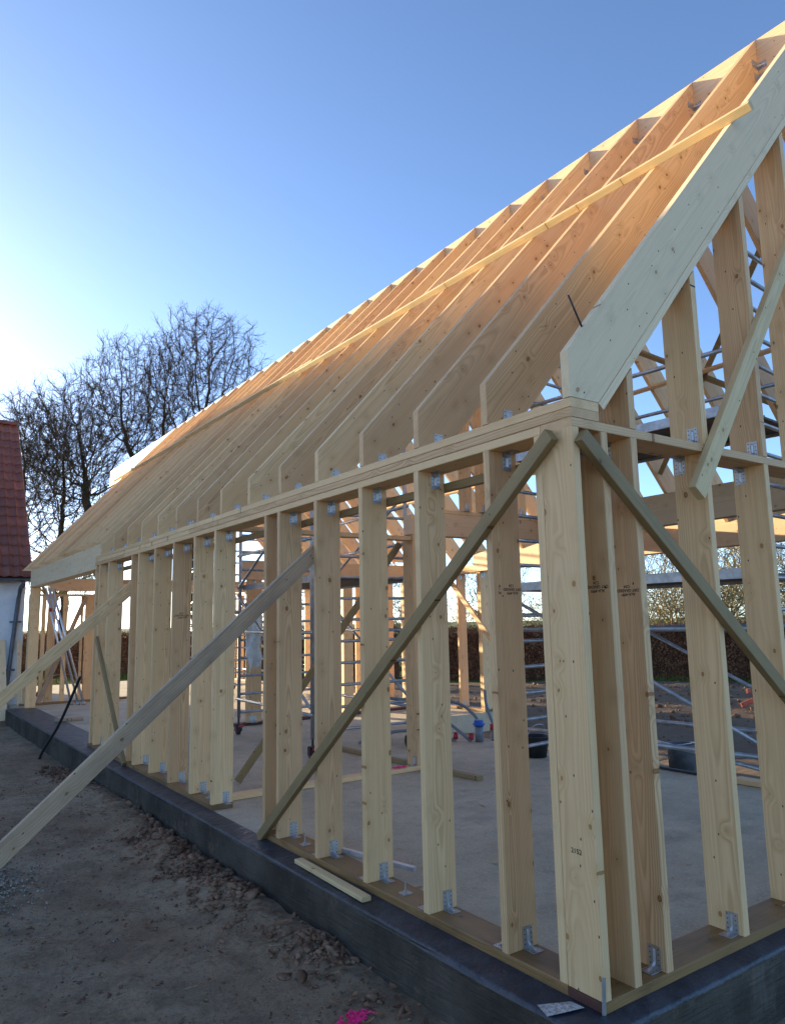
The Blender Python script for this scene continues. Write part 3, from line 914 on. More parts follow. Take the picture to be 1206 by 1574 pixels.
# ------------------------------------------------------------------ scaffold towers
def caster(parent, p):
    c = empty('caster', None, None, loc=p); c.parent = parent
    V, F = [], []
    tube_data((0, 0, .14), (0, 0, .26), .016, 8, None, V, F)
    box_into(V, F, -.045, -.035, -.03, .05, .05, .15); box_into(V, F, .035, .045, -.03, .05, .05, .15); box_into(V, F, -.045, .045, -.03, .03, .145, .158)
    link('fork', mesh('fork', V, F, BLACKP), c)
    V, F = [], []
    tube_data((-.022, .02, .08), (.022, .02, .08), .08, 18, None, V, F)
    link('wheel', mesh('wheel', V, F, RUBBER), c)
    V, F = [], []
    tube_data((-.027, .02, .08), (.027, .02, .08), .052, 14, None, V, F); box_into(V, F, -.03, .03, -.13, -.06, .12, .145)
    link('brake_pedal', mesh('brake_pedal', V, F, REDPL), c)
    return c
def tower(label, org, rot, wid, ln, height, decks, rung0=.32, detail=True, ndiag=9, rails=None, wheels=True):
    e = empty('scaffold_tower', label, 'scaffold', 'rolling aluminium scaffold towers', loc=org)
    e.rotation_euler = (0, 0, rot)
    for y in (0, ln):
        for x in (0, wid):
            tube('upright', e, ALU, (x, y, .24), (x, y, height), .0255, 10)
            if detail and wheels: caster(e, (x, y, 0))
            elif detail:
                tube('base_jack', e, ALU, (x, y, .012), (x, y, .26), .018, 8)
                V, F = [], []
                box_into(V, F, x - .06, x + .06, y - .06, y + .06, 0, .012)
                link('base_plate', mesh('base_plate', V, F, ALU), e)
        z = rung0
        while z < height - .02:
            tube('rung', e, ALU, (.024, y, z), (wid - .024, y, z), .019, 8)
            z += .2655
    for x in (-.03, wid + .03):
        for z in rails or ((.52, 1.50) + tuple(d + k for d in decks for k in (.5, 1.0))):
            if z < height: tube('horizontal_brace', e, ALU, (x, -.03, z), (x, ln + .03, z), .021, 8)
        zs = [.6] + list(decks)
        for i, z in enumerate(zs[:ndiag]):
            a, b = (0, ln) if i % 2 == 0 else (ln, 0)
            z2 = zs[i + 1] - .1 if i + 1 < len(zs) else min(z + 1.2, height)
            if z2 - z > .3: tube('diagonal_brace', e, ALU, (x, a, z), (x, b, z2), .019, 8)
    if detail: tube('plan_brace', e, ALU, (0, 0, .42), (wid, ln, .42), .019, 8)
    for d in decks:
        V, F = [], []
        box_into(V, F, .06, wid - .06, .0, ln, d, d + .02)
        link('platform', mesh('platform', V, F, DECK), e)
        for x in (.035, wid - .06):
            V, F = [], []
            box_into(V, F, x, x + .025, .0, ln, d - .03, d + .055)
            link('platform_rail', mesh('platform_rail', V, F, ALU), e)
    return e
T1 = tower('aluminium scaffold tower standing behind the door opening in the long wall', (1.86, 5.83, 0), R(-3.5), 1.38, 2.55, 4.6, [2.15])
T2 = tower('tall aluminium scaffold tower with two decks behind the gable studs', (3.14, .98, 0), R(5.5), 1.26, 2.45, 5.1, [1.93, 3.30], ndiag=1, rails=(.52, 1.50, 3.8), wheels=False)
T3 = tower('distant aluminium scaffold tower out on the grass behind the new house', (8.7, 18.3, -.3), R(8), 1.35, 2.5, 5.4, [1.9, 3.9], detail=True)
T4 = tower('aluminium scaffold tower furthest inside the far end of the new house', (3.9, 13.2, 0), R(4), 1.35, 2.5, 4.2, [1.9])
# crumpled plastic sheet hung on the first tower
V, F = [], []
for i in range(9):
    for j in range(13):
        u, v = i / 8, j / 12
        V.append((2.10 + .26 * u * (1 - .3 * v) + .02 * math.sin(9 * v), 8.28 + .05 * math.sin(7 * u + 5 * v) + .03 * math.sin(23 * u * v), 1.72 - .80 * v - .06 * math.sin(4 * u + 2)))
for i in range(8):
    for j in range(12):
        a = i * 13 + j
        F.append((a, a + 1, a + 14, a + 13))
sh = link('plastic_sheet', mesh('plastic_sheet', V, F, PLASTIC_SHEET, True))
so = sh.modifiers.new('thick', 'SOLIDIFY'); so.thickness = .004
tag(sh, 'crumpled milky plastic sheet hanging from the scaffold tower behind the door opening', 'plastic sheet')

# ------------------------------------------------------------------ loose things on and around the slab
def loose(name, label, cat, mat, a, b, w, th, wd, group=None):
    return tag(stick(name, None, mat, a, b, w, th, wd), label, cat, group)
loose('loose_batten', 'long green treated batten lying flat on the concrete between the scaffold wheels', 'batten', GREENED, (2.46, 6.2, .0225), (2.60, 3.68, .0225), .075, .045, (1, 0, 0))
loose('edge_timber', 'pale spruce plank lying along the open edge of the slab behind the gable', 'plank', SPRUCE, (4.47, .3, .0245), (4.44, 2.02, .0245), .15, .046, (1, 0, 0))
loose('edge_strip', 'thin dark strip of wood lying at the slab edge further back', 'strip', RUBBER, (4.46, 2.25, .012), (4.46, 4.3, .012), .05, .022, (1, 0, 0))
loose('offcut', 'short yellowish timber offcut lying on the black membrane below the sill', 'offcut', BATTEN, (-.082, 1.66, .008), (-.062, 2.54, .010), .062, .028, (1, 0, 0))
loose('wood_block', 'small wooden block lying on the membrane in the wide opening', 'block', WEATHERED, (.17, 12.0, .03), (.62, 11.9, .03), .07, .05, (0, 1, 0))
loose('white_tube', 'square white metal tube lying on the sill between two studs', 'metal tube', ALUB, (.165, 2.52, t + .017), (.345, 1.76, t + .017), .032, .032, (1, 0, 0))
tri = empty('trestle', 'small red painted wooden trestle lying on the soil heap near the hedge', 'trestle', loc=(12.0, 6.35, -.2))
for a, b in (((0, 0, 0), (.7, -.4, .3)), ((.7, 0, .02), (0, -.35, .28)), ((-.1, -.2, .3), (.9, -.25, .32)), ((-.2, -.5, 0), (.9, -.6, .05))):
    stick('rail', tri, REDWOOD, a, b, .09, .04, (0, 0, 1))
# aluminium poles leaning in the wide opening
for k, (bx, by, tx, ty, lab) in enumerate(((1.05, 14.95, .40, 14.72, 'leftmost of three bare aluminium poles leaning under the header beam'),
                                     (1.17, 14.85, .46, 14.70, 'middle one of three bare aluminium poles leaning under the header beam'),
                                     (1.26, 14.77, .52, 14.68, 'rightmost of three bare aluminium poles leaning under the header beam'))):
    e = empty('leaning_pole', lab, 'pole', 'aluminium poles leaning under the header beam', loc=(bx, by, 0))
    top = Vector((tx - bx, ty - by, 2.46))
    tube('shaft', e, ALUB, (0, 0, .02), top, .024, 10)
    tube('foot', e, ALU, (0, 0, 0), (0, 0, .06), .045, 10)
    tube('collar', e, REDPL if k == 0 else ALU, top * .80, top * .83, .028, 10)
for k in range(3):
    e = empty('stacked_pole', ['left', 'middle', 'right'][k] + ' one of three upright aluminium poles bundled against a stud behind the pale prop', 'pole', 'aluminium poles bundled behind the long wall', loc=(.27 + .06 * k, 7.55 - .08 * k, 0))
    tube('shaft', e, ALUB, (0, 0, .01), (-.03, .06, 2.05 + .1 * k), .024, 10)
    tube('foot', e, ALU, (0, 0, 0), (0, 0, .05), .03, 10)
# black pipe sticking out of the soil
tag(path_tube('ground_pipe', None, BLACKP, [(-.36, 10.35, -.45), (-.33, 10.15, -.2), (-.22, 9.6, .25), (-.12, 8.9, .93)], .020, 10), 'black plastic pipe sticking up out of the soil beside the plinth', 'pipe')
tag(path_tube('orange_hose', None, HOSE, [(.75, 17.2, .05), (.95, 17.0, .42), (1.3, 16.6, .52), (1.6, 16.2, .30), (1.75, 15.9, .02)], .035, 8), 'rust coloured hose arching over the floor beyond the far partition', 'hose')
# conduits rising out of the slab
cx, cy = 4.22, 5.52
e = empty('blue_standpipe', 'grey standpipe with blue cap rising out of the slab', 'pipe', loc=(cx, cy, 0))
link('pipe', lathe_mesh([(.0, 0), (.055, 0), (.055, .20), (0, .20)], 16, GREYPL, 'pipe'), e)
o = link('cap', lathe_mesh([(.0, .195), (.062, .195), (.066, .215), (.085, .222), (.085, .235), (.066, .24), (.062, .275), (.055, .28), (0, .28)], 16, BLUEPL, 'cap'), e)
for k, (pts, lab) in enumerate((
    ([(cx - .10, cy + .05, 0), (cx - .25, cy + .3, .22), (cx - .45, cy + .75, .47), (cx - .75, cy + 1.2, .55)], 'grey conduit rising steeply beside the blue capped standpipe'),
    ([(cx + .12, cy + .1, 0), (cx + .17, cy + .25, .28), (cx + .02, cy + .6, .48), (cx - .5, cy + 1.2, .50)], 'grey conduit bending high over the blue capped standpipe'),
    ([(cx - .2, cy + .25, 0), (cx - .5, cy + .5, .12), (cx - .9, cy + .7, .14), (cx - 1.4, cy + .8, .03)], 'grey conduit lying low on the slab left of the standpipe'),
    ([(cx + .2, cy - .05, 0), (cx + .29, cy + .05, .2), (cx + .33, cy + .2, .42), (cx + .4, cy + .3, .62)], 'grey conduit with red coupling right of the blue standpipe'))):
    e2 = empty('conduit', lab, 'conduit', 'grey conduits rising out of the slab', loc=(0, 0, 0))
    path_tube('hose', e2, GREYPL, pts, .022, 8)
    p = Vector(pts[0]) * .4 + Vector(pts[1]) * .6 if k == 3 else Vector(pts[0]) + Vector((0, 0, .03))
    tube('coupling', e2, REDPL, p, p + Vector((.02, .03, .07)), .034, 8)
tag(path_tube('bent_conduit', None, GREYPL, [(5.9, 9.0, .0), (5.9, 9.0, .35), (6.05, 9.0, .55), (6.25, 9.0, .5), (6.3, 9.0, .0)], .025, 8), 'grey conduit bent like a hook at the foot of the far wall', 'conduit')
# tubs, steel prop
e = empty('mixing_tub', 'dark grey builder tub standing on the soil behind the gable', 'tub', loc=(5.62, 3.42, -.33))
link('body', lathe_mesh([(0, 0), (.15, 0), (.165, .36), (.18, .39), (.18, .41), (.158, .405), (.14, .05), (0, .05)], 20, TUB, 'body'), e)
path_tube('handle', e, ZINC, [(-.175, 0, .40), (-.10, -.12, .42), (.10, -.12, .42), (.175, 0, .40)], .006, 6)
e = empty('mortar_bucket', 'black mortar bucket standing on the slab behind the scaffold rungs', 'bucket', loc=(3.99, 4.25, 0))
link('body', lathe_mesh([(0, 0), (.12, 0), (.155, .22), (.165, .23), (.165, .245), (.145, .24), (.11, .03), (0, .03)], 20, BLACKP, 'body'), e)
path_tube('handle', e, ZINC, [(-.155, 0, .23), (-.08, -.05, .36), (.08, -.05, .36), (.155, 0, .23)], .005, 6)
e = empty('steel_prop', 'slim adjustable steel prop standing beside the black bucket', 'steel prop', loc=(4.02, 4.55, 0))
tube('shaft', e, ALU, (0, 0, .01), (0, 0, 1.26), .024, 10)
tube('head_plate', e, RUBBER, (0, 0, 1.26), (0, 0, 1.285), .065, 14)
tube('foot_plate', e, RUBBER, (0, 0, 0), (0, 0, .012), .07, 14)
# planks leaning on the old house
loose('leaning_plank', 'narrow grey plank leaning on the white wall beside the downpipe', 'plank', GREYED, (.16, 15.62, -.28), (.13, 15.98, 1.36), .085, .03, (1, 0, 0), 'planks leaning on the white wall')
loose('leaning_plank', 'short pale plank leaning on the white wall, nearest the corner stud', 'plank', SPRUCE, (.29, 15.6, -.25), (.27, 15.98, .55), .09, .03, (1, 0, 0), 'planks leaning on the white wall')
loose('leaning_plank', 'wide pale plank leaning on the white wall, left of the downpipe', 'plank', GREYED, (-.16, 15.5, -.28), (-.22, 15.98, 1.38), .16, .03, (1, 0, 0), 'planks leaning on the white wall')

# pink marking paint: thin sprayed crust that follows the soil
def splat(name, label, cx, cy, sx, sy, n, zf, seed):
    rr = random.Random(seed)
    V, F = [], []
    for k in range(n):
        g = rr.gauss
        a = rr.uniform(0, 6.28); d = abs(g(0, .5))
        x, y = cx + sx * d * math.cos(a), cy + sy * d * math.sin(a)
        L, w = rr.uniform(.010, .05), rr.uniform(.001, .0032); an = rr.gauss(-.6, .5)
        dx, dy = math.cos(an) * L / 2, math.sin(an) * L / 2
        px, py = -math.sin(an) * w, math.cos(an) * w
        b = len(V)
        q = [(x - dx - px, y - dy - py), (x + dx - px, y + dy - py), (x + dx + px, y + dy + py), (x - dx + px, y - dy + py)]
        zs = [zf(*p) + .006 for p in q]
        V += [(p[0], p[1], z) for p, z in zip(q, zs)] + [(x, y, max(zs) + .006)]
        F += [(b, b + 1, b + 4), (b + 1, b + 2, b + 4), (b + 2, b + 3, b + 4), (b + 3, b, b + 4)]
    o = link(name, mesh(name, V, F, PINK))
    return tag(o, label, 'paint mark')
splat('paint_mark', 'bright pink marking paint sprayed on the soil near the plinth corner', -.52, 1.135, .12, .055, 300, lambda a, b: float(ground_z(a, b)), 3)
splat('paint_mark', 'small pink paint blob on the inner sill next to the post', 2.2, Y1 + .05, .07, .05, 160, lambda a, b: t, 4)

# ------------------------------------------------------------------ soil clods, pebbles, gravel, straw
def ico_points():
    bm = bmesh.new(); bmesh.ops.create_icosphere(bm, subdivisions=1, radius=1)
    v = np.array([p.co[:] for p in bm.verts]); f = np.array([[q.index for q in p.verts] for p in bm.faces]); bm.free()
    return v, f
HULLS = []
_hr = random.Random(17)
for _ in range(24):
    bm = bmesh.new()
    for _k in range(13):
        d = Vector((_hr.gauss(0, 1), _hr.gauss(0, 1), _hr.gauss(0, 1))).normalized() * _hr.uniform(.55, 1.15)
        bm.verts.new(d)
    res = bmesh.ops.convex_hull(bm, input=bm.verts)
    bmesh.ops.delete(bm, geom=[e for e in res['geom_interior'] if isinstance(e, bmesh.types.BMVert)], context='VERTS')
    bmesh.ops.triangulate(bm, faces=bm.faces)
    bm.verts.index_update()
    HULLS.append((np.array([q.co[:] for q in bm.verts]), np.array([[q.index for q in f.verts] for f in bm.faces])))
    bm.free()
def lumps(name, pts, mat, jag=.35, seed=1, flatten=.7, kind='stuff', cut=None):
    if mat is CLOD: jag, flatten = .62, .6
    rg = np.random.default_rng(seed)
    VV, FF = [], []
    nv = 0
    for i, (x, y, z, s) in enumerate(pts):
        hv, hf = HULLS[rg.integers(len(HULLS))]
        v = hv
        sc = rg.uniform(.6, 1.4, 3) * s; sc[2] *= flatten
        v = v * sc
        a, b = rg.uniform(0, 6.28), rg.uniform(-.5, .5)
        Rz = np.array([[math.cos(a), -math.sin(a), 0], [math.sin(a), math.cos(a), 0], [0, 0, 1]])
        Rx = np.array([[1, 0, 0], [0, math.cos(b), -math.sin(b)], [0, math.sin(b), math.cos(b)]])
        v = v @ (Rz @ Rx).T + np.array([x, y, z])
        VV.append(v); FF.append(hf + nv); nv += len(hv)
    o = link(name, np_mesh(name, np.concatenate(VV), np.concatenate(FF), mat, False))
    return tag(o, kind=kind)
rg = np.random.default_rng(5)
pts = []
for k in range(3600):
    y = rg.uniform(1.6, 9.3)
    x = -.18 - abs(rg.normal(0, .15))
    cl = float(vnoise(np.array(x * 2.2), np.array(y * 1.3), 77))
    if cl < .50: continue
    s = rg.gamma(1.6, .0075) + .006
    pts.append((x, y, float(ground_z(x, y)) + s * .2, min(s, .055)))
for k in range(350):
    x, y = rg.uniform(-4, -.3), rg.uniform(-.2, 11)
    s = rg.gamma(1.5, .006) + .004
    pts.append((x, y, float(ground_z(x, y)) + s * .2, min(s, .03)))
for (cx_, cy_, n_) in ((-.42, 1.75, 26), (-.30, 1.35, 10), (-.55, 2.9, 24), (-.42, 3.7, 45), (-.5, 4.6, 50)):
    for k in range(n_):
        x, y = cx_ + rg.normal(0, .09), cy_ + rg.normal(0, .22)
        s = rg.uniform(.010, .036)
        pts.append((min(x, -.2), y, float(ground_z(x, y)) + s * .3, s))
cl = lumps('soil_clods', pts, CLOD, .4, 2); tag(cl, 'brown clay clods heaped loosely along the foot of the dark plinth', 'soil')
pts = []
for k in range(1500):
    x, y = rg.uniform(-4.2, -.2), rg.uniform(-.4, 12)
    s = rg.gamma(1.3, .0028) + .002
    pts.append((x, y, float(ground_z(x, y)) + s * .4, min(s, .02)))
crumbs = []
for k in range(7000):
    x, y = rg.uniform(-3.2, -.17), rg.uniform(-.3, 9)
    if vnoise(np.array(x * 1.7), np.array(y * 1.1), 91) < rg.uniform(.25, .75): continue
    s = rg.gamma(1.3, .0032) + .0025
    crumbs.append((x, y, float(ground_z(x, y)) + s * .25, min(s, .018)))
cr = lumps('soil_crumbs', crumbs, CLOD, .4, 12); tag(cr, 'fine crumbs of soil trodden over the bare ground in front', 'soil')
pb = lumps('pebbles', pts, PEBBLE, .2, 3); tag(pb, 'small pale pebbles scattered over the trodden soil', 'pebbles')
pts = []
for k in range(2600):
    a, d = rg.uniform(0, 6.28), abs(rg.normal(0, .5))
    x, y = -1.78 + .42 * d * math.cos(a), 4.45 + .75 * d * math.sin(a)
    s = rg.uniform(.006, .016)
    pts.append((x, y, float(ground_z(x, y)) + .02 * math.exp(-d * d) + s * .3, s))
gv = lumps('gravel_patch', pts, GRAVEL, .3, 4); tag(gv, 'patch of grey and white gravel below the weathered prop', 'gravel')
pts = []
for k in range(1500):
    x, y = 8 + rg.normal(0, 1.0) * 4 + 4, 7 + rg.normal(0, 1) * 3.5
    if x < 7: continue
    s = rg.gamma(2, .014) + .012
    pts.append((x, y, float(ground_z(x, y)) + s * .3, min(s, .075)))
cl = lumps('soil_lumps', pts, CLOD, .4, 6); tag(cl, 'coarse dug-over soil lumps between the terrace and the hedge', 'soil')
# dry leaves blown against the plinth, chips of wood on the slab
def flakes(name, label, cat, mat, spots, seed, curl=.5):
    rr = np.random.default_rng(seed)
    V, F = [], []
    for x, y, z, s_, el in spots:
        a = rr.uniform(0, 6.28); ca_, sa_ = math.cos(a), math.sin(a)
        tl = rr.normal(0, .35)
        b = len(V)
        for u, v, h in ((-1, 0, curl), (-.3, .45, .1), (.4, .4, .05), (1, 0, curl), (.4, -.4, .1), (-.3, -.45, .0)):
            px, py = u * s_ * el, v * s_
            V.append((x + ca_ * px - sa_ * py, y + sa_ * px + ca_ * py, z + s_ * (h * .5 + u * tl * .4 + .15)))
        F += [(b, b + 1, b + 5), (b + 1, b + 2, b + 4, b + 5), (b + 2, b + 3, b + 4)]
    return tag(link(name, mesh(name, V, F, mat)), label, cat, kind='stuff')
sp = []
for k in range(420):
    y = rg.uniform(.9, 9.0); x = -.18 - abs(rg.normal(0, .22))
    sp.append((x, y, float(ground_z(x, y)) + .012, rg.uniform(.012, .032), rg.uniform(1.0, 1.6)))
LEAF = m_clod('dry_brown_leaves', (0.12, 0.05, 0.03), (0.34, 0.19, 0.10), 12.0)
flakes('dry_leaves', 'dry brown leaves blown against the foot of the plinth', 'leaves', LEAF, sp, 3)
sp = []
for k in range(900):
    x, y = rg.uniform(.25, 4.3), rg.uniform(.3, 12)
    sp.append((x, y, -.002, rg.gamma(2, .0035) + .003, rg.uniform(1.0, 3.0)))
CHIP = m_clod('pale_wood_chips', (0.40, 0.27, 0.13), (0.72, 0.55, 0.32), 15.0)
flakes('wood_chips', 'pale wood chips and sawdust scattered over the concrete slab', 'wood chips', CHIP, sp, 4, .25)
# straw and small twigs
V, F = [], []
for k in range(700):
    x, y = rg.uniform(-3.6, -.25), rg.uniform(-.2, 8)
    L = rg.uniform(.02, .10); a = rg.uniform(0, 6.28); z = float(ground_z(x, y)) + .006
    d = Vector((math.cos(a) * L, math.sin(a) * L, rg.uniform(-.01, .02)))
    tube_data(Vector((x, y, z)), Vector((x, y, z)) + d, .0016, 3, None, V, F, False)
st = link('straw', mesh('straw', V, F, STRAW)); tag(st, 'bits of dry straw scattered over the soil', 'straw', kind='stuff')

# ------------------------------------------------------------------ old farmhouse with red pantiles
HX1, HX0 = .27, -14.0
HY0, HY1 = 16.0, 22.0
EZ0, EY0 = 2.74, 15.62
RZ, RYY = 6.92, 19.0
farm = empty('farmhouse', 'old whitewashed farmhouse with a steep red pantile roof', 'building', loc=(0, 0, 0))
V, F = [], []
box_into(V, F, HX0, HX1 - .06, HY0, HY1, -.6, 2.62)
link('wall', mesh('wall', V, F, WHITEWALL), farm)
V = [(HX0, HY0, 2.62), (HX0, HY1, 2.62), (HX0, RYY, RZ - .25), (HX1 - .06, HY0, 2.62), (HX1 - .06, HY1, 2.62), (HX1 - .06, RYY, RZ - .25)]
link('gable_wall', mesh('gable_wall', V, [(0, 1, 2), (5, 4, 3), (0, 2, 5, 3), (1, 4, 5, 2)], WHITEWALL), farm)
sl = Vector((0, RYY - EY0, RZ - EZ0)); SL = sl.length; sl.normalize()
nr = Vector((0, -sl.z, sl.y))
# roof deck (boards under the tiles), both slopes
V = []
for x in (HX0, HX1):
    for k in (0, 1):
        off = nr * (-.10 if k else -.03)
        a = Vector((x, EY0, EZ0)) + off; b = Vector((x, RYY, RZ)) + off
        V += [tuple(a), tuple(b)]
off = Vector((0, 0, -.06))
roof = link('roof', mesh('roof', V, [(0, 1, 5, 4), (2, 6, 7, 3), (0, 2, 3, 1), (4, 5, 7, 6), (0, 4, 6, 2)], RUBBER), farm)
V = [(HX0, RYY, RZ), (HX1, RYY, RZ), (HX1, 2 * RYY - EY0, EZ0), (HX0, 2 * RYY - EY0, EZ0)]
link('back_slope', mesh('back_slope', V, [(0, 1, 2, 3)], TILE), farm)
NR = 17
dz = SL / NR
TW = .205
def tile_mesh():
    V, F = [], []
    n = 8
    for r, (zz, lift) in enumerate(((-.03, .030), (dz + .035, .004))):
        for i in range(n + 1):
            u = i / n
            h = .018 * math.sin(2 * math.pi * (u + .08)) + (.02 if u > .86 else 0)
            V.append((-u * (TW + .02), h + lift, zz))
    for i in range(n): F.append((i, i + 1, n + 2 + i, n + 1 + i))
    m = n + 1
    for i in range(n + 1):
        x, y, z = V[i]; V.append((x, y - .016, z))
    for i in range(n): F.append((2 * m + i, 2 * m + i + 1, i + 1, i))
    for k in range(0, 1): F.append((0, m, m + 0, 2 * m)) if False else None
    return mesh('roof_tile', V, F, TILE, True)
TM = tile_mesh()
def tile_matrix(col, row):
    org = Vector((HX1 - col * TW, EY0, EZ0)) + sl * (row * dz) + nr * .02
    return frame_m(org, EX, nr, sl)
for col in range(4):
    for row in range(NR):
        o = link('roof_tile', TM, roof); o.matrix_basis = tile_matrix(col, row)
base = np.array([v.co[:] for v in TM.vertices]); bf = np.array([list(p.vertices) for p in TM.polygons])
VV, FF = [], []
for col in range(4, int((HX1 - HX0) / TW)):
    for row in range(NR):
        m = np.array(tile_matrix(col, row))
        FF.append(bf + len(VV) * len(base)); VV.append(base @ m[:3, :3].T + m[:3, 3])
o = link('roof_tiles', np_mesh('roof_tiles', np.concatenate(VV), np.concatenate(FF), TILE), roof); o['kind'] = 'stuff'
for k in range(4):
    V, F = [], []
    x1 = HX1 - k * .34
    for i in range(7):
        a = math.pi * (i / 6)
        for x in (x1, x1 - .36):
            V.append((x, RYY - .13 * math.cos(a), RZ + .02 + .11 * math.sin(a) + (.008 if x == x1 else 0)))
    for i in range(6): F.append((2 * i, 2 * i + 2, 2 * i + 3, 2 * i + 1))
    link('ridge_tile', mesh('ridge_tile', V, F, TILE, True), roof)
# verge board, gutter and downpipe
a = Vector((HX1 + .01, EY0, EZ0)); b = Vector((HX1 + .01, RYY, RZ))
stick('verge_board', farm, WEATHERED, a - nr * .07, b - nr * .07, .12, .025, nr)
V, F = [], []
for x in (HX0, HX1 + .02):
    for i in range(9):
        an = math.pi * i / 8
        V.append((x, EY0 - .05 - .065 * math.cos(an), EZ0 - .045 - .065 * math.sin(an)))
for i in range(8): F.append((i, i + 1, 9 + i + 1, 9 + i))
F.append(tuple(range(9, 18)))
g = link('gutter', mesh('gutter', V, F, DPIPE, True), farm)
so = g.modifiers.new('thick', 'SOLIDIFY'); so.thickness = .006
dp = path_tube('downpipe', farm, DPIPE, [(.10, EY0 - .05, EZ0 - .10), (.10, EY0 + .0, EZ0 - .2), (.075, 15.93, 2.3), (-.08, 15.93, .2), (-.10, 15.93, -.3)], .045, 10)
for z, x in ((1.75, .035), (.72, -.045)):
    V, F = [], []
    box_into(V, F, x - .11, x + .11, 15.86, 15.99, z, z + .04)
    link('pipe_clip', mesh('pipe_clip', V, F, DPIPE), dp)

# ------------------------------------------------------------------ bare trees
def branch_tree(seed, height, trunk_r, spread, levels, fork=.22, first=5, lean=(0, 0), nkids=(7, 6, 6, 5), min_r=.009, droop=0.0):
    rr = random.Random(seed)
    TV, TF, CV, CF = [], [], [], []
    def seg(V, F, a, b, ra, rb, sides):
        tube_data(a, b, ra, sides, rb, V, F, False)
    def grow(p, d, L, r, lev):
        n = 5 if lev <= 1 else (4 if lev == 2 else 3)
        V, F = (TV, TF) if lev <= 1 else (CV, CF)
        sides = 7 if lev == 0 else (5 if lev <= 2 else 3)
        pts = [p.copy()]; dirs = [d.copy()]
        wob = (.10, .20, .27, .30, .34, .36)[min(lev, 5)]
        for i in range(n):
            d = (d + Vector((rr.gauss(0, wob), rr.gauss(0, wob), rr.gauss(0, wob) + (.045 - droop if lev >= 1 else .05)))).normalized()
            q = p + d * (L / n)
            ra, rb = r * (1 - .62 * i / n), r * (1 - .62 * (i + 1) / n)
            seg(V, F, p, q, max(ra, min_r), max(rb, min_r), sides)
            p = q; pts.append(p.copy()); dirs.append(d.copy())
        if lev >= levels: return
        kids = nkids[min(lev - 1, len(nkids) - 1)] if lev >= 1 else first
        for k in range(kids):
            f = rr.uniform(.28, 1.0) if lev else rr.uniform(.62, 1.0)
            if k == 0: f = 1.0
            idx = min(int(f * n), n - 1); fr = f * n - idx
            pos = pts[idx].lerp(pts[idx + 1], min(fr, 1))
            dd = dirs[idx + 1]
            ang = rr.uniform(.45, 1.05) * spread if k else rr.uniform(.05, .3)
            ax = dd.orthogonal().normalized()
            ax = Matrix.Rotation(rr.uniform(0, 6.283), 3, dd) @ ax
            nd = (Matrix.Rotation(ang, 3, ax) @ dd)
            nd = (nd + Vector((0, 0, (.16 if lev == 0 else .03) - droop))).normalized()
            grow(pos, nd, L * (rr.uniform(.60, .85) if lev < 3 else rr.uniform(.48, .72)) * (1.0 - .25 * (f - .6 if f > .6 else 0)), r * (1 - .62 * f) * rr.uniform(.6, .85), lev + 1)
    d0 = Vector((lean[0], lean[1], 1)).normalized()
    grow(Vector((0, 0, -.2)), d0, height * .36, trunk_r, 0)
    return TV, TF, CV, CF

def scale_tree(data, height):
    TV, TF, CV, CF = data
    zs = sorted(v[2] for v in CV)
    top = zs[int(len(zs) * .999)]
    k = height / top
    f = lambda V: [(x * k, y * k, z * k) for x, y, z in V]
    return f(TV), TF, f(CV), CF
def make_tree(name, label, loc, seed, height, r, spread=1.0, levels=5, group=None, mats=(None, None), rot=0, cat='tree', **kw):
    TV, TF, CV, CF = scale_tree(branch_tree(seed, height, r, spread, levels, **kw), height)
    e = empty(name, label, cat, group, loc); e.rotation_euler = (0, 0, rot)
    link('trunk', mesh('trunk', TV, TF, mats[0] or BARK, True), e)
    link('crown', mesh('crown', CV, CF, mats[1] or TWIG, False), e)
    return e
def copy_tree_obj(src, label, loc, rot, sc, group):
    r = src.copy(); COL.objects.link(r); r.location = loc; r.rotation_euler = (0, 0, rot); r.scale = (sc[0], sc[0], sc[1])
    r['label'] = label; r['group'] = group
    for ch in src.children:
        c = ch.copy(); COL.objects.link(c); c.parent = r
    return r

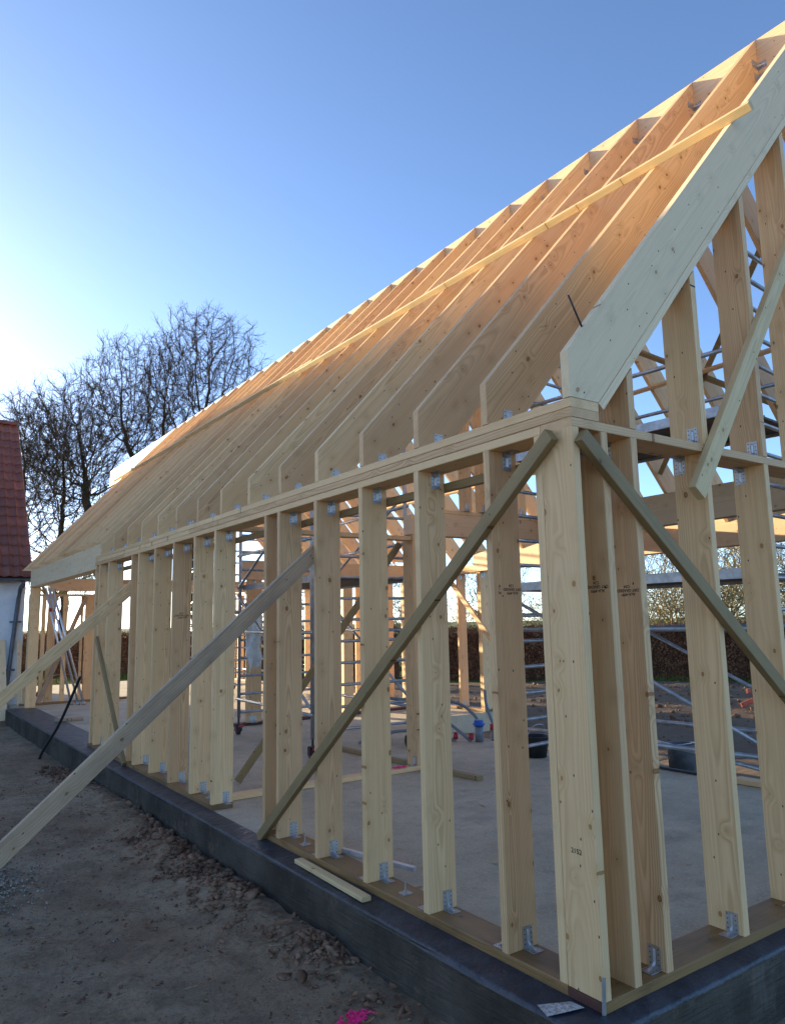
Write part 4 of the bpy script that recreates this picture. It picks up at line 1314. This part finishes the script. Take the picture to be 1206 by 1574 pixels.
def colonise(seed, stem, crowns, n_att, step=.33, infl=2.6, kill=.44, tip=.0075, base_r=.4, expo=2.0, twigs=5):
    """space colonisation: stem = list of points (trunk), crowns = ellipsoids (centre, radii) filled with growth targets"""
    rg_ = np.random.default_rng(seed); rr = random.Random(seed)
    att = []
    vol = sum(r[0] * r[1] * r[2] for c, r in crowns)
    for c, r in crowns:
        m = int(2.1 * n_att * r[0] * r[1] * r[2] / vol)
        p = rg_.normal(0, 1, (m, 3)); p /= np.linalg.norm(p, axis=1)[:, None]
        p *= rg_.uniform(0, 1, (m, 1)) ** .42
        att.append(p * np.array(r) * (1 + .10 * rg_.normal(0, 1, (m, 1))) + np.array(c))
    att = np.concatenate(att)
    P, par = [], []
    for i in range(len(stem) - 1):
        a, b = np.array(stem[i], float), np.array(stem[i + 1], float)
        m = max(1, int(np.linalg.norm(b - a) / step))
        for j in range(m):
            par.append(len(P) - 1); P.append(a + (b - a) * (j / m) + (rg_.normal(0, .05, 3) if i + j else 0))
    best = np.full(len(att), 1e9); who = np.zeros(len(att), int)
    new = list(range(len(P)))
    alive = np.ones(len(att), bool)
    for it in range(170):
        for k in new:
            d = np.linalg.norm(att - P[k], axis=1)
            m = d < best
            best[m] = d[m]; who[m] = k
        alive &= best > kill
        use = alive & (best < (infl if it > 20 else 9.0))
        if not use.any(): break
        ids = who[use]; dv = att[use] - np.array(P)[ids]; dv /= np.linalg.norm(dv, axis=1)[:, None]
        new = []
        for k in np.unique(ids):
            v = dv[ids == k].mean(0) + rg_.normal(0, .10, 3) + np.array([0, 0, .02])
            nl = np.linalg.norm(v)
            if nl < .15: v = rg_.normal(0, 1, 3); nl = np.linalg.norm(v)
            q = P[k] + v / nl * step * rg_.uniform(.75, 1.15)
            new.append(len(P)); P.append(q); par.append(int(k))
    n = len(P)
    w = np.zeros(n); kids = [[] for _ in range(n)]
    for i in range(n):
        if par[i] >= 0: kids[par[i]].append(i)
    rad = np.zeros(n)
    for i in range(n - 1, -1, -1):
        rad[i] = (sum(rad[k] ** expo for k in kids[i])) ** (1 / expo) if kids[i] else tip * 1.15
    rad = np.maximum(rad * min(1.25, base_r / rad[0]) ** np.clip((rad - .05) / .1, 0, 1), tip)
    TV, TF, CV, CF = [], [], [], []
    for i in range(n):
        if par[i] < 0: continue
        thick = rad[i] > .055
        V, F = (TV, TF) if thick else (CV, CF)
        tube_data(Vector(P[par[i]]), Vector(P[i]), min(rad[par[i]], rad[i] * 1.5), 7 if thick else (4 if rad[i] > .02 else 3), rad[i], V, F, False)
        if rad[i] < .03:
            d0 = Vector(P[i] - P[par[i]]).normalized()
            for _ in range(twigs):
                p = Vector(P[par[i]]).lerp(Vector(P[i]), rr.random()); d = d0.copy(); L = rr.uniform(.30, .85)
                for k in range(3):
                    d = (d + Vector((rr.gauss(0, .26), rr.gauss(0, .26), rr.gauss(.08, .22)))).normalized()
                    q = p + d * (L / 3)
                    tube_data(p, q, tip * (1 - .15 * k), 3, tip * (.85 - .15 * k), CV, CF, False)
                    if k == 1 and rr.random() < .6:
                        e = (d + Vector((rr.gauss(0, .8), rr.gauss(0, .8), rr.gauss(0, .6)))).normalized()
                        tube_data(q, q + e * L * .35, tip * .8, 3, tip * .6, CV, CF, False)
                    p = q
    return TV, TF, CV, CF
def plant(name, label, loc, data, group=None, mats=(BARK, TWIG), rot=0, cat='tree'):
    TV, TF, CV, CF = data
    e = empty(name, label, cat, group, loc); e.rotation_euler = (0, 0, rot)
    link('trunk', mesh('trunk', TV, TF, mats[0], True), e)
    link('crown', mesh('crown', CV, CF, mats[1], False), e)
    return e
TG = 'bare trees behind the old farmhouse'
LAT = Vector((.818, -.575, 0))           # sideways as the yard sees the trees
def side(u, z, d=0.0):
    return tuple(LAT * u + Vector((.575, .818, 0)) * d + Vector((0, 0, z)))
plant('bare_tree', 'tall bare tree with a wide round crown, nearest to the roof ridge', (11.84, 37.07, -.3),
      colonise(3, [side(0, 0), side(-.1, 6), side(-.1, 10.6)], [(side(.45, 16.2), (3.25, 3.2, 3.7)), (side(1.7, 13.6), (2.1, 2.4, 1.7)), (side(-1.2, 13.5), (1.8, 2.2, 1.8))], 1500, base_r=.42), TG)
plant('bare_tree', 'bare tree with a leaning trunk between the round crown and the dense one', (9.96, 38.38, -.3),
      colonise(9, [side(0, 0), side(-.2, 6), side(-.9, 10), side(-1.9, 12.6)], [(side(-2.1, 15.4), (2.5, 2.6, 2.9)), (side(-1.0, 12.6), (2.3, 2.3, 1.6))], 1050, base_r=.36), TG)
plant('bare_tree', 'slim bare tree with an upright trunk left of the wide round crown', (10.2, 38.2, -.3),
      colonise(14, [side(0, 0), side(.05, 6), side(.1, 11.5)], [(side(.15, 15.2), (1.8, 2.2, 3.2))], 620, base_r=.28), TG)
plant('bare_tree', 'broad dense dark bare tree with a thick trunk above the tiled verge', (7.6, 39.8, -.3),
      colonise(21, [side(0, 0), side(-.1, 4.5), side(-.9, 8.2), side(-1.3, 10.0)], [(side(-1.3, 12.6), (4.0, 3.4, 3.3)), (side(.4, 9.6), (2.8, 2.8, 2.2)), (side(-3.2, 10.5), (2.4, 2.6, 2.4))], 2300, base_r=.55), TG)
plant('bare_tree', 'bare tree with two thick low limbs between the dense tree and the red roof', (5.9, 41.2, -.3),
      colonise(25, [side(0, 0), side(.1, 3.5), side(-.3, 6.5)], [(side(-.4, 11.2), (2.9, 3.2, 3.6)), (side(-1.0, 6.6), (2.2, 2.4, 2.0)), (side(1.6, 7.0), (2.0, 2.2, 2.2))], 1700, base_r=.45), TG)
plant('bare_tree', 'bare tree partly hidden by the red roof at the edge of the photo', (3.6, 42.6, -.3),
      colonise(30, [side(0, 0), side(0, 4), side(.2, 7.5)], [(side(-.1, 11.6), (3.3, 3.2, 3.4)), (side(1.3, 8.6), (2.0, 2.2, 2.0))], 1500, base_r=.45), TG)
# weeping tree: thin hanging strands from a few arching limbs
def weeping(seed):
    rr = random.Random(seed)
    TV, TF, CV, CF = [], [], [], []
    tube_data((0, 0, 0), (.1, 0, 3.4), .14, 7, .10, TV, TF, False)
    for k in range(16):
        a = rr.uniform(0, 6.28); p = Vector((.1, 0, rr.uniform(2.6, 3.4))); d = Vector((math.cos(a) * .5, math.sin(a) * .5, 1)).normalized()
        r = .055; L = rr.uniform(3.0, 5.2)
        for j in range(9):
            q = p + d * (L / 9)
            tube_data(p, q, r, 4, r * .82, CV, CF, False)
            r *= .82
            if j > 3:
                for m in range(6):
                    s0 = p.lerp(q, rr.random()) ; e = Vector((rr.gauss(0, .25), rr.gauss(0, .25), .2))
                    for h in range(6):
                        s1 = s0 + (e.normalized() * .28)
                        tube_data(s0, s1, .0085, 3, .0075, CV, CF, False)
                        s0 = s1; e = e + Vector((rr.gauss(0, .06), rr.gauss(0, .06), -.42))
            p = q; d = (d + Vector((math.cos(a) * .12, math.sin(a) * .12, -.10)) + Vector((rr.gauss(0, .08), rr.gauss(0, .08), 0))).normalized()
    return TV, TF, CV, CF
plant('weeping_tree', 'small weeping tree with hanging yellowish twigs beside the red roof', (4.15, 35.2, -.3), weeping(4), None, (BARK, BIRCH))
# shrubs behind the hedge
SG = 'bare olive shrubs behind the beech hedge'
sh0 = make_tree('bare_shrub', 'bare olive shrub behind the hedge, seen between the second and third gable stud', (19.5, 14.0, -.3), 44, 4.2, .06, 1.2, 4, SG, (SHRUB, SHRUB), cat='shrub', first=8, nkids=(5, 4, 4), min_r=.006)
spots = [(21.5, 11.6, 'behind the long green brace', 1.15), (22.8, 8.6, 'right of the long green brace', 1.0), (23.5, 13.5, 'highest one, behind the scaffold rail', 1.5), (25.5, 9.0, 'beside the last gable stud', 1.3),
         (17.0, 18.0, 'behind the inner post', 1.2), (14.6, 21.5, 'behind the far wall studs', 1.0), (26.5, 15.5, 'furthest out in the field', 1.7), (20.0, 17.5, 'behind the corner stud', 1.2), (12.5, 26.5, 'behind the door opening', 1.1),
         (20.6, 10.2, 'low one left of the long green brace', .8), (24.0, 11.2, 'second row behind the long green brace', 1.35), (26.8, 6.0, 'at the edge of the photo', 1.2), (24.2, 16.2, 'second row behind the scaffold rail', 1.4), (22.0, 15.0, 'low one next to the second gable stud', .9), (29.0, 11.5, 'third row beside the last gable stud', 1.6)]
for k, (x, y, w_, s) in enumerate(spots):
    copy_tree_obj(sh0, 'bare olive shrub behind the hedge, ' + w_, (x, y, -.3), k * 1.7, (s, s * random.uniform(.85, 1.05)), SG)

# ------------------------------------------------------------------ beech hedges
def hedge(label, pts, h, th, n, seed):
    rr = np.random.default_rng(seed)
    e = empty('beech_hedge', label, 'hedge', 'brown beech hedges round the plot', loc=(pts[0][0], pts[0][1], GZ))
    P = [np.array(p, float) for p in pts]
    segs = [(P[i], P[i + 1]) for i in range(len(P) - 1)]
    Ls = np.array([np.linalg.norm(b - a) for a, b in segs]); cum = np.cumsum(Ls) / Ls.sum()
    V, F = [], []
    for a, b in segs:
        d = (b - a) / np.linalg.norm(b - a); nn = np.array([-d[1], d[0]]) * th * .28
        q = [a - nn, b - nn, b + nn, a + nn]
        k = len(V)
        V += [(*(p - P[0]), 0.02) for p in q] + [(*(p - P[0]), h * .86) for p in q]
        F += [tuple(k + i for i in f) for f in ((4, 5, 6, 7), (0, 1, 5, 4), (1, 2, 6, 5), (2, 3, 7, 6), (3, 0, 4, 7))]
    link('core', mesh('core', V, F, HEDGECORE), e)
    u = rr.uniform(0, 1, n); si = np.searchsorted(cum, u)
    A = np.array([s[0] for s in segs])[si]; B = np.array([s[1] for s in segs])[si]
    f = rr.uniform(0, 1, (n, 1)); base = A + (B - A) * f - P[0]
    d = (B - A) / np.linalg.norm(B - A, axis=1)[:, None]; nn = np.stack([-d[:, 1], d[:, 0]], 1)
    side = np.sign(rr.uniform(-1, 1, (n, 1))) * rr.uniform(.24, .52, (n, 1)) * th
    z = h * rr.uniform(.0, 1.0, n) ** .75 + rr.normal(0, .03, n) + .06 * np.sin(base[:, 0] * 2.1) * rr.uniform(0, 1, n)
    c = np.concatenate([base + nn * side, z[:, None]], 1)
    s = rr.uniform(.018, .042, (n, 1))
    a1 = rr.normal(0, 1, (n, 3)); a1 /= np.linalg.norm(a1, axis=1)[:, None]
    a2 = np.cross(a1, rr.normal(0, 1, (n, 3))); a2 /= np.linalg.norm(a2, axis=1)[:, None]
    quad = np.stack([c - a1 * s, c + a2 * s * .6, c + a1 * s, c - a2 * s * .6], 1).reshape(-1, 3)
    o = link('foliage', np_mesh('foliage', quad, np.arange(4 * n).reshape(-1, 4), BEECH, False), e); o['kind'] = 'stuff'
    return e
hedge('clipped brown beech hedge closing the plot behind the gable studs', [(27, -4), (17.9, 11.6), (13.2, 18.2)], 1.72, .9, 170000, 1)
hedge('brown beech hedge beyond the far wall of the new house', [(12.6, 19.4), (10.6, 26.0), (2.5, 33.5)], 1.75, .9, 110000, 2)
# tufts of grass at the foot of the hedge and on the lawn edge
n = 26000
uu = rg.uniform(0, 1, n)
bx = np.where(uu < .22, rg.uniform(15, 24, n), rg.uniform(0, 16, n)); by = np.where(uu < .22, 11.6 - (bx - 17.9) * 1.55 + rg.normal(-.3, .8, n), rg.uniform(22, 36, n))
bz = ground_z(bx, by)
a = rg.uniform(0, 6.28, n); hgt = rg.uniform(.05, .22, n); wdt = .012
p0 = np.stack([bx - wdt * np.cos(a), by - wdt * np.sin(a), bz], 1); p1 = np.stack([bx + wdt * np.cos(a), by + wdt * np.sin(a), bz], 1)
p2 = np.stack([bx + rg.normal(0, .05, n), by + rg.normal(0, .05, n), bz + hgt], 1)
o = link('grass', np_mesh('grass', np.stack([p0, p1, p2], 1).reshape(-1, 3), np.arange(3 * n).reshape(-1, 3), GRASS, False))
tag(o, 'tufts of green grass at the foot of the hedge and on the lawn', 'grass', kind='stuff')
bpy.context.view_layer.update()
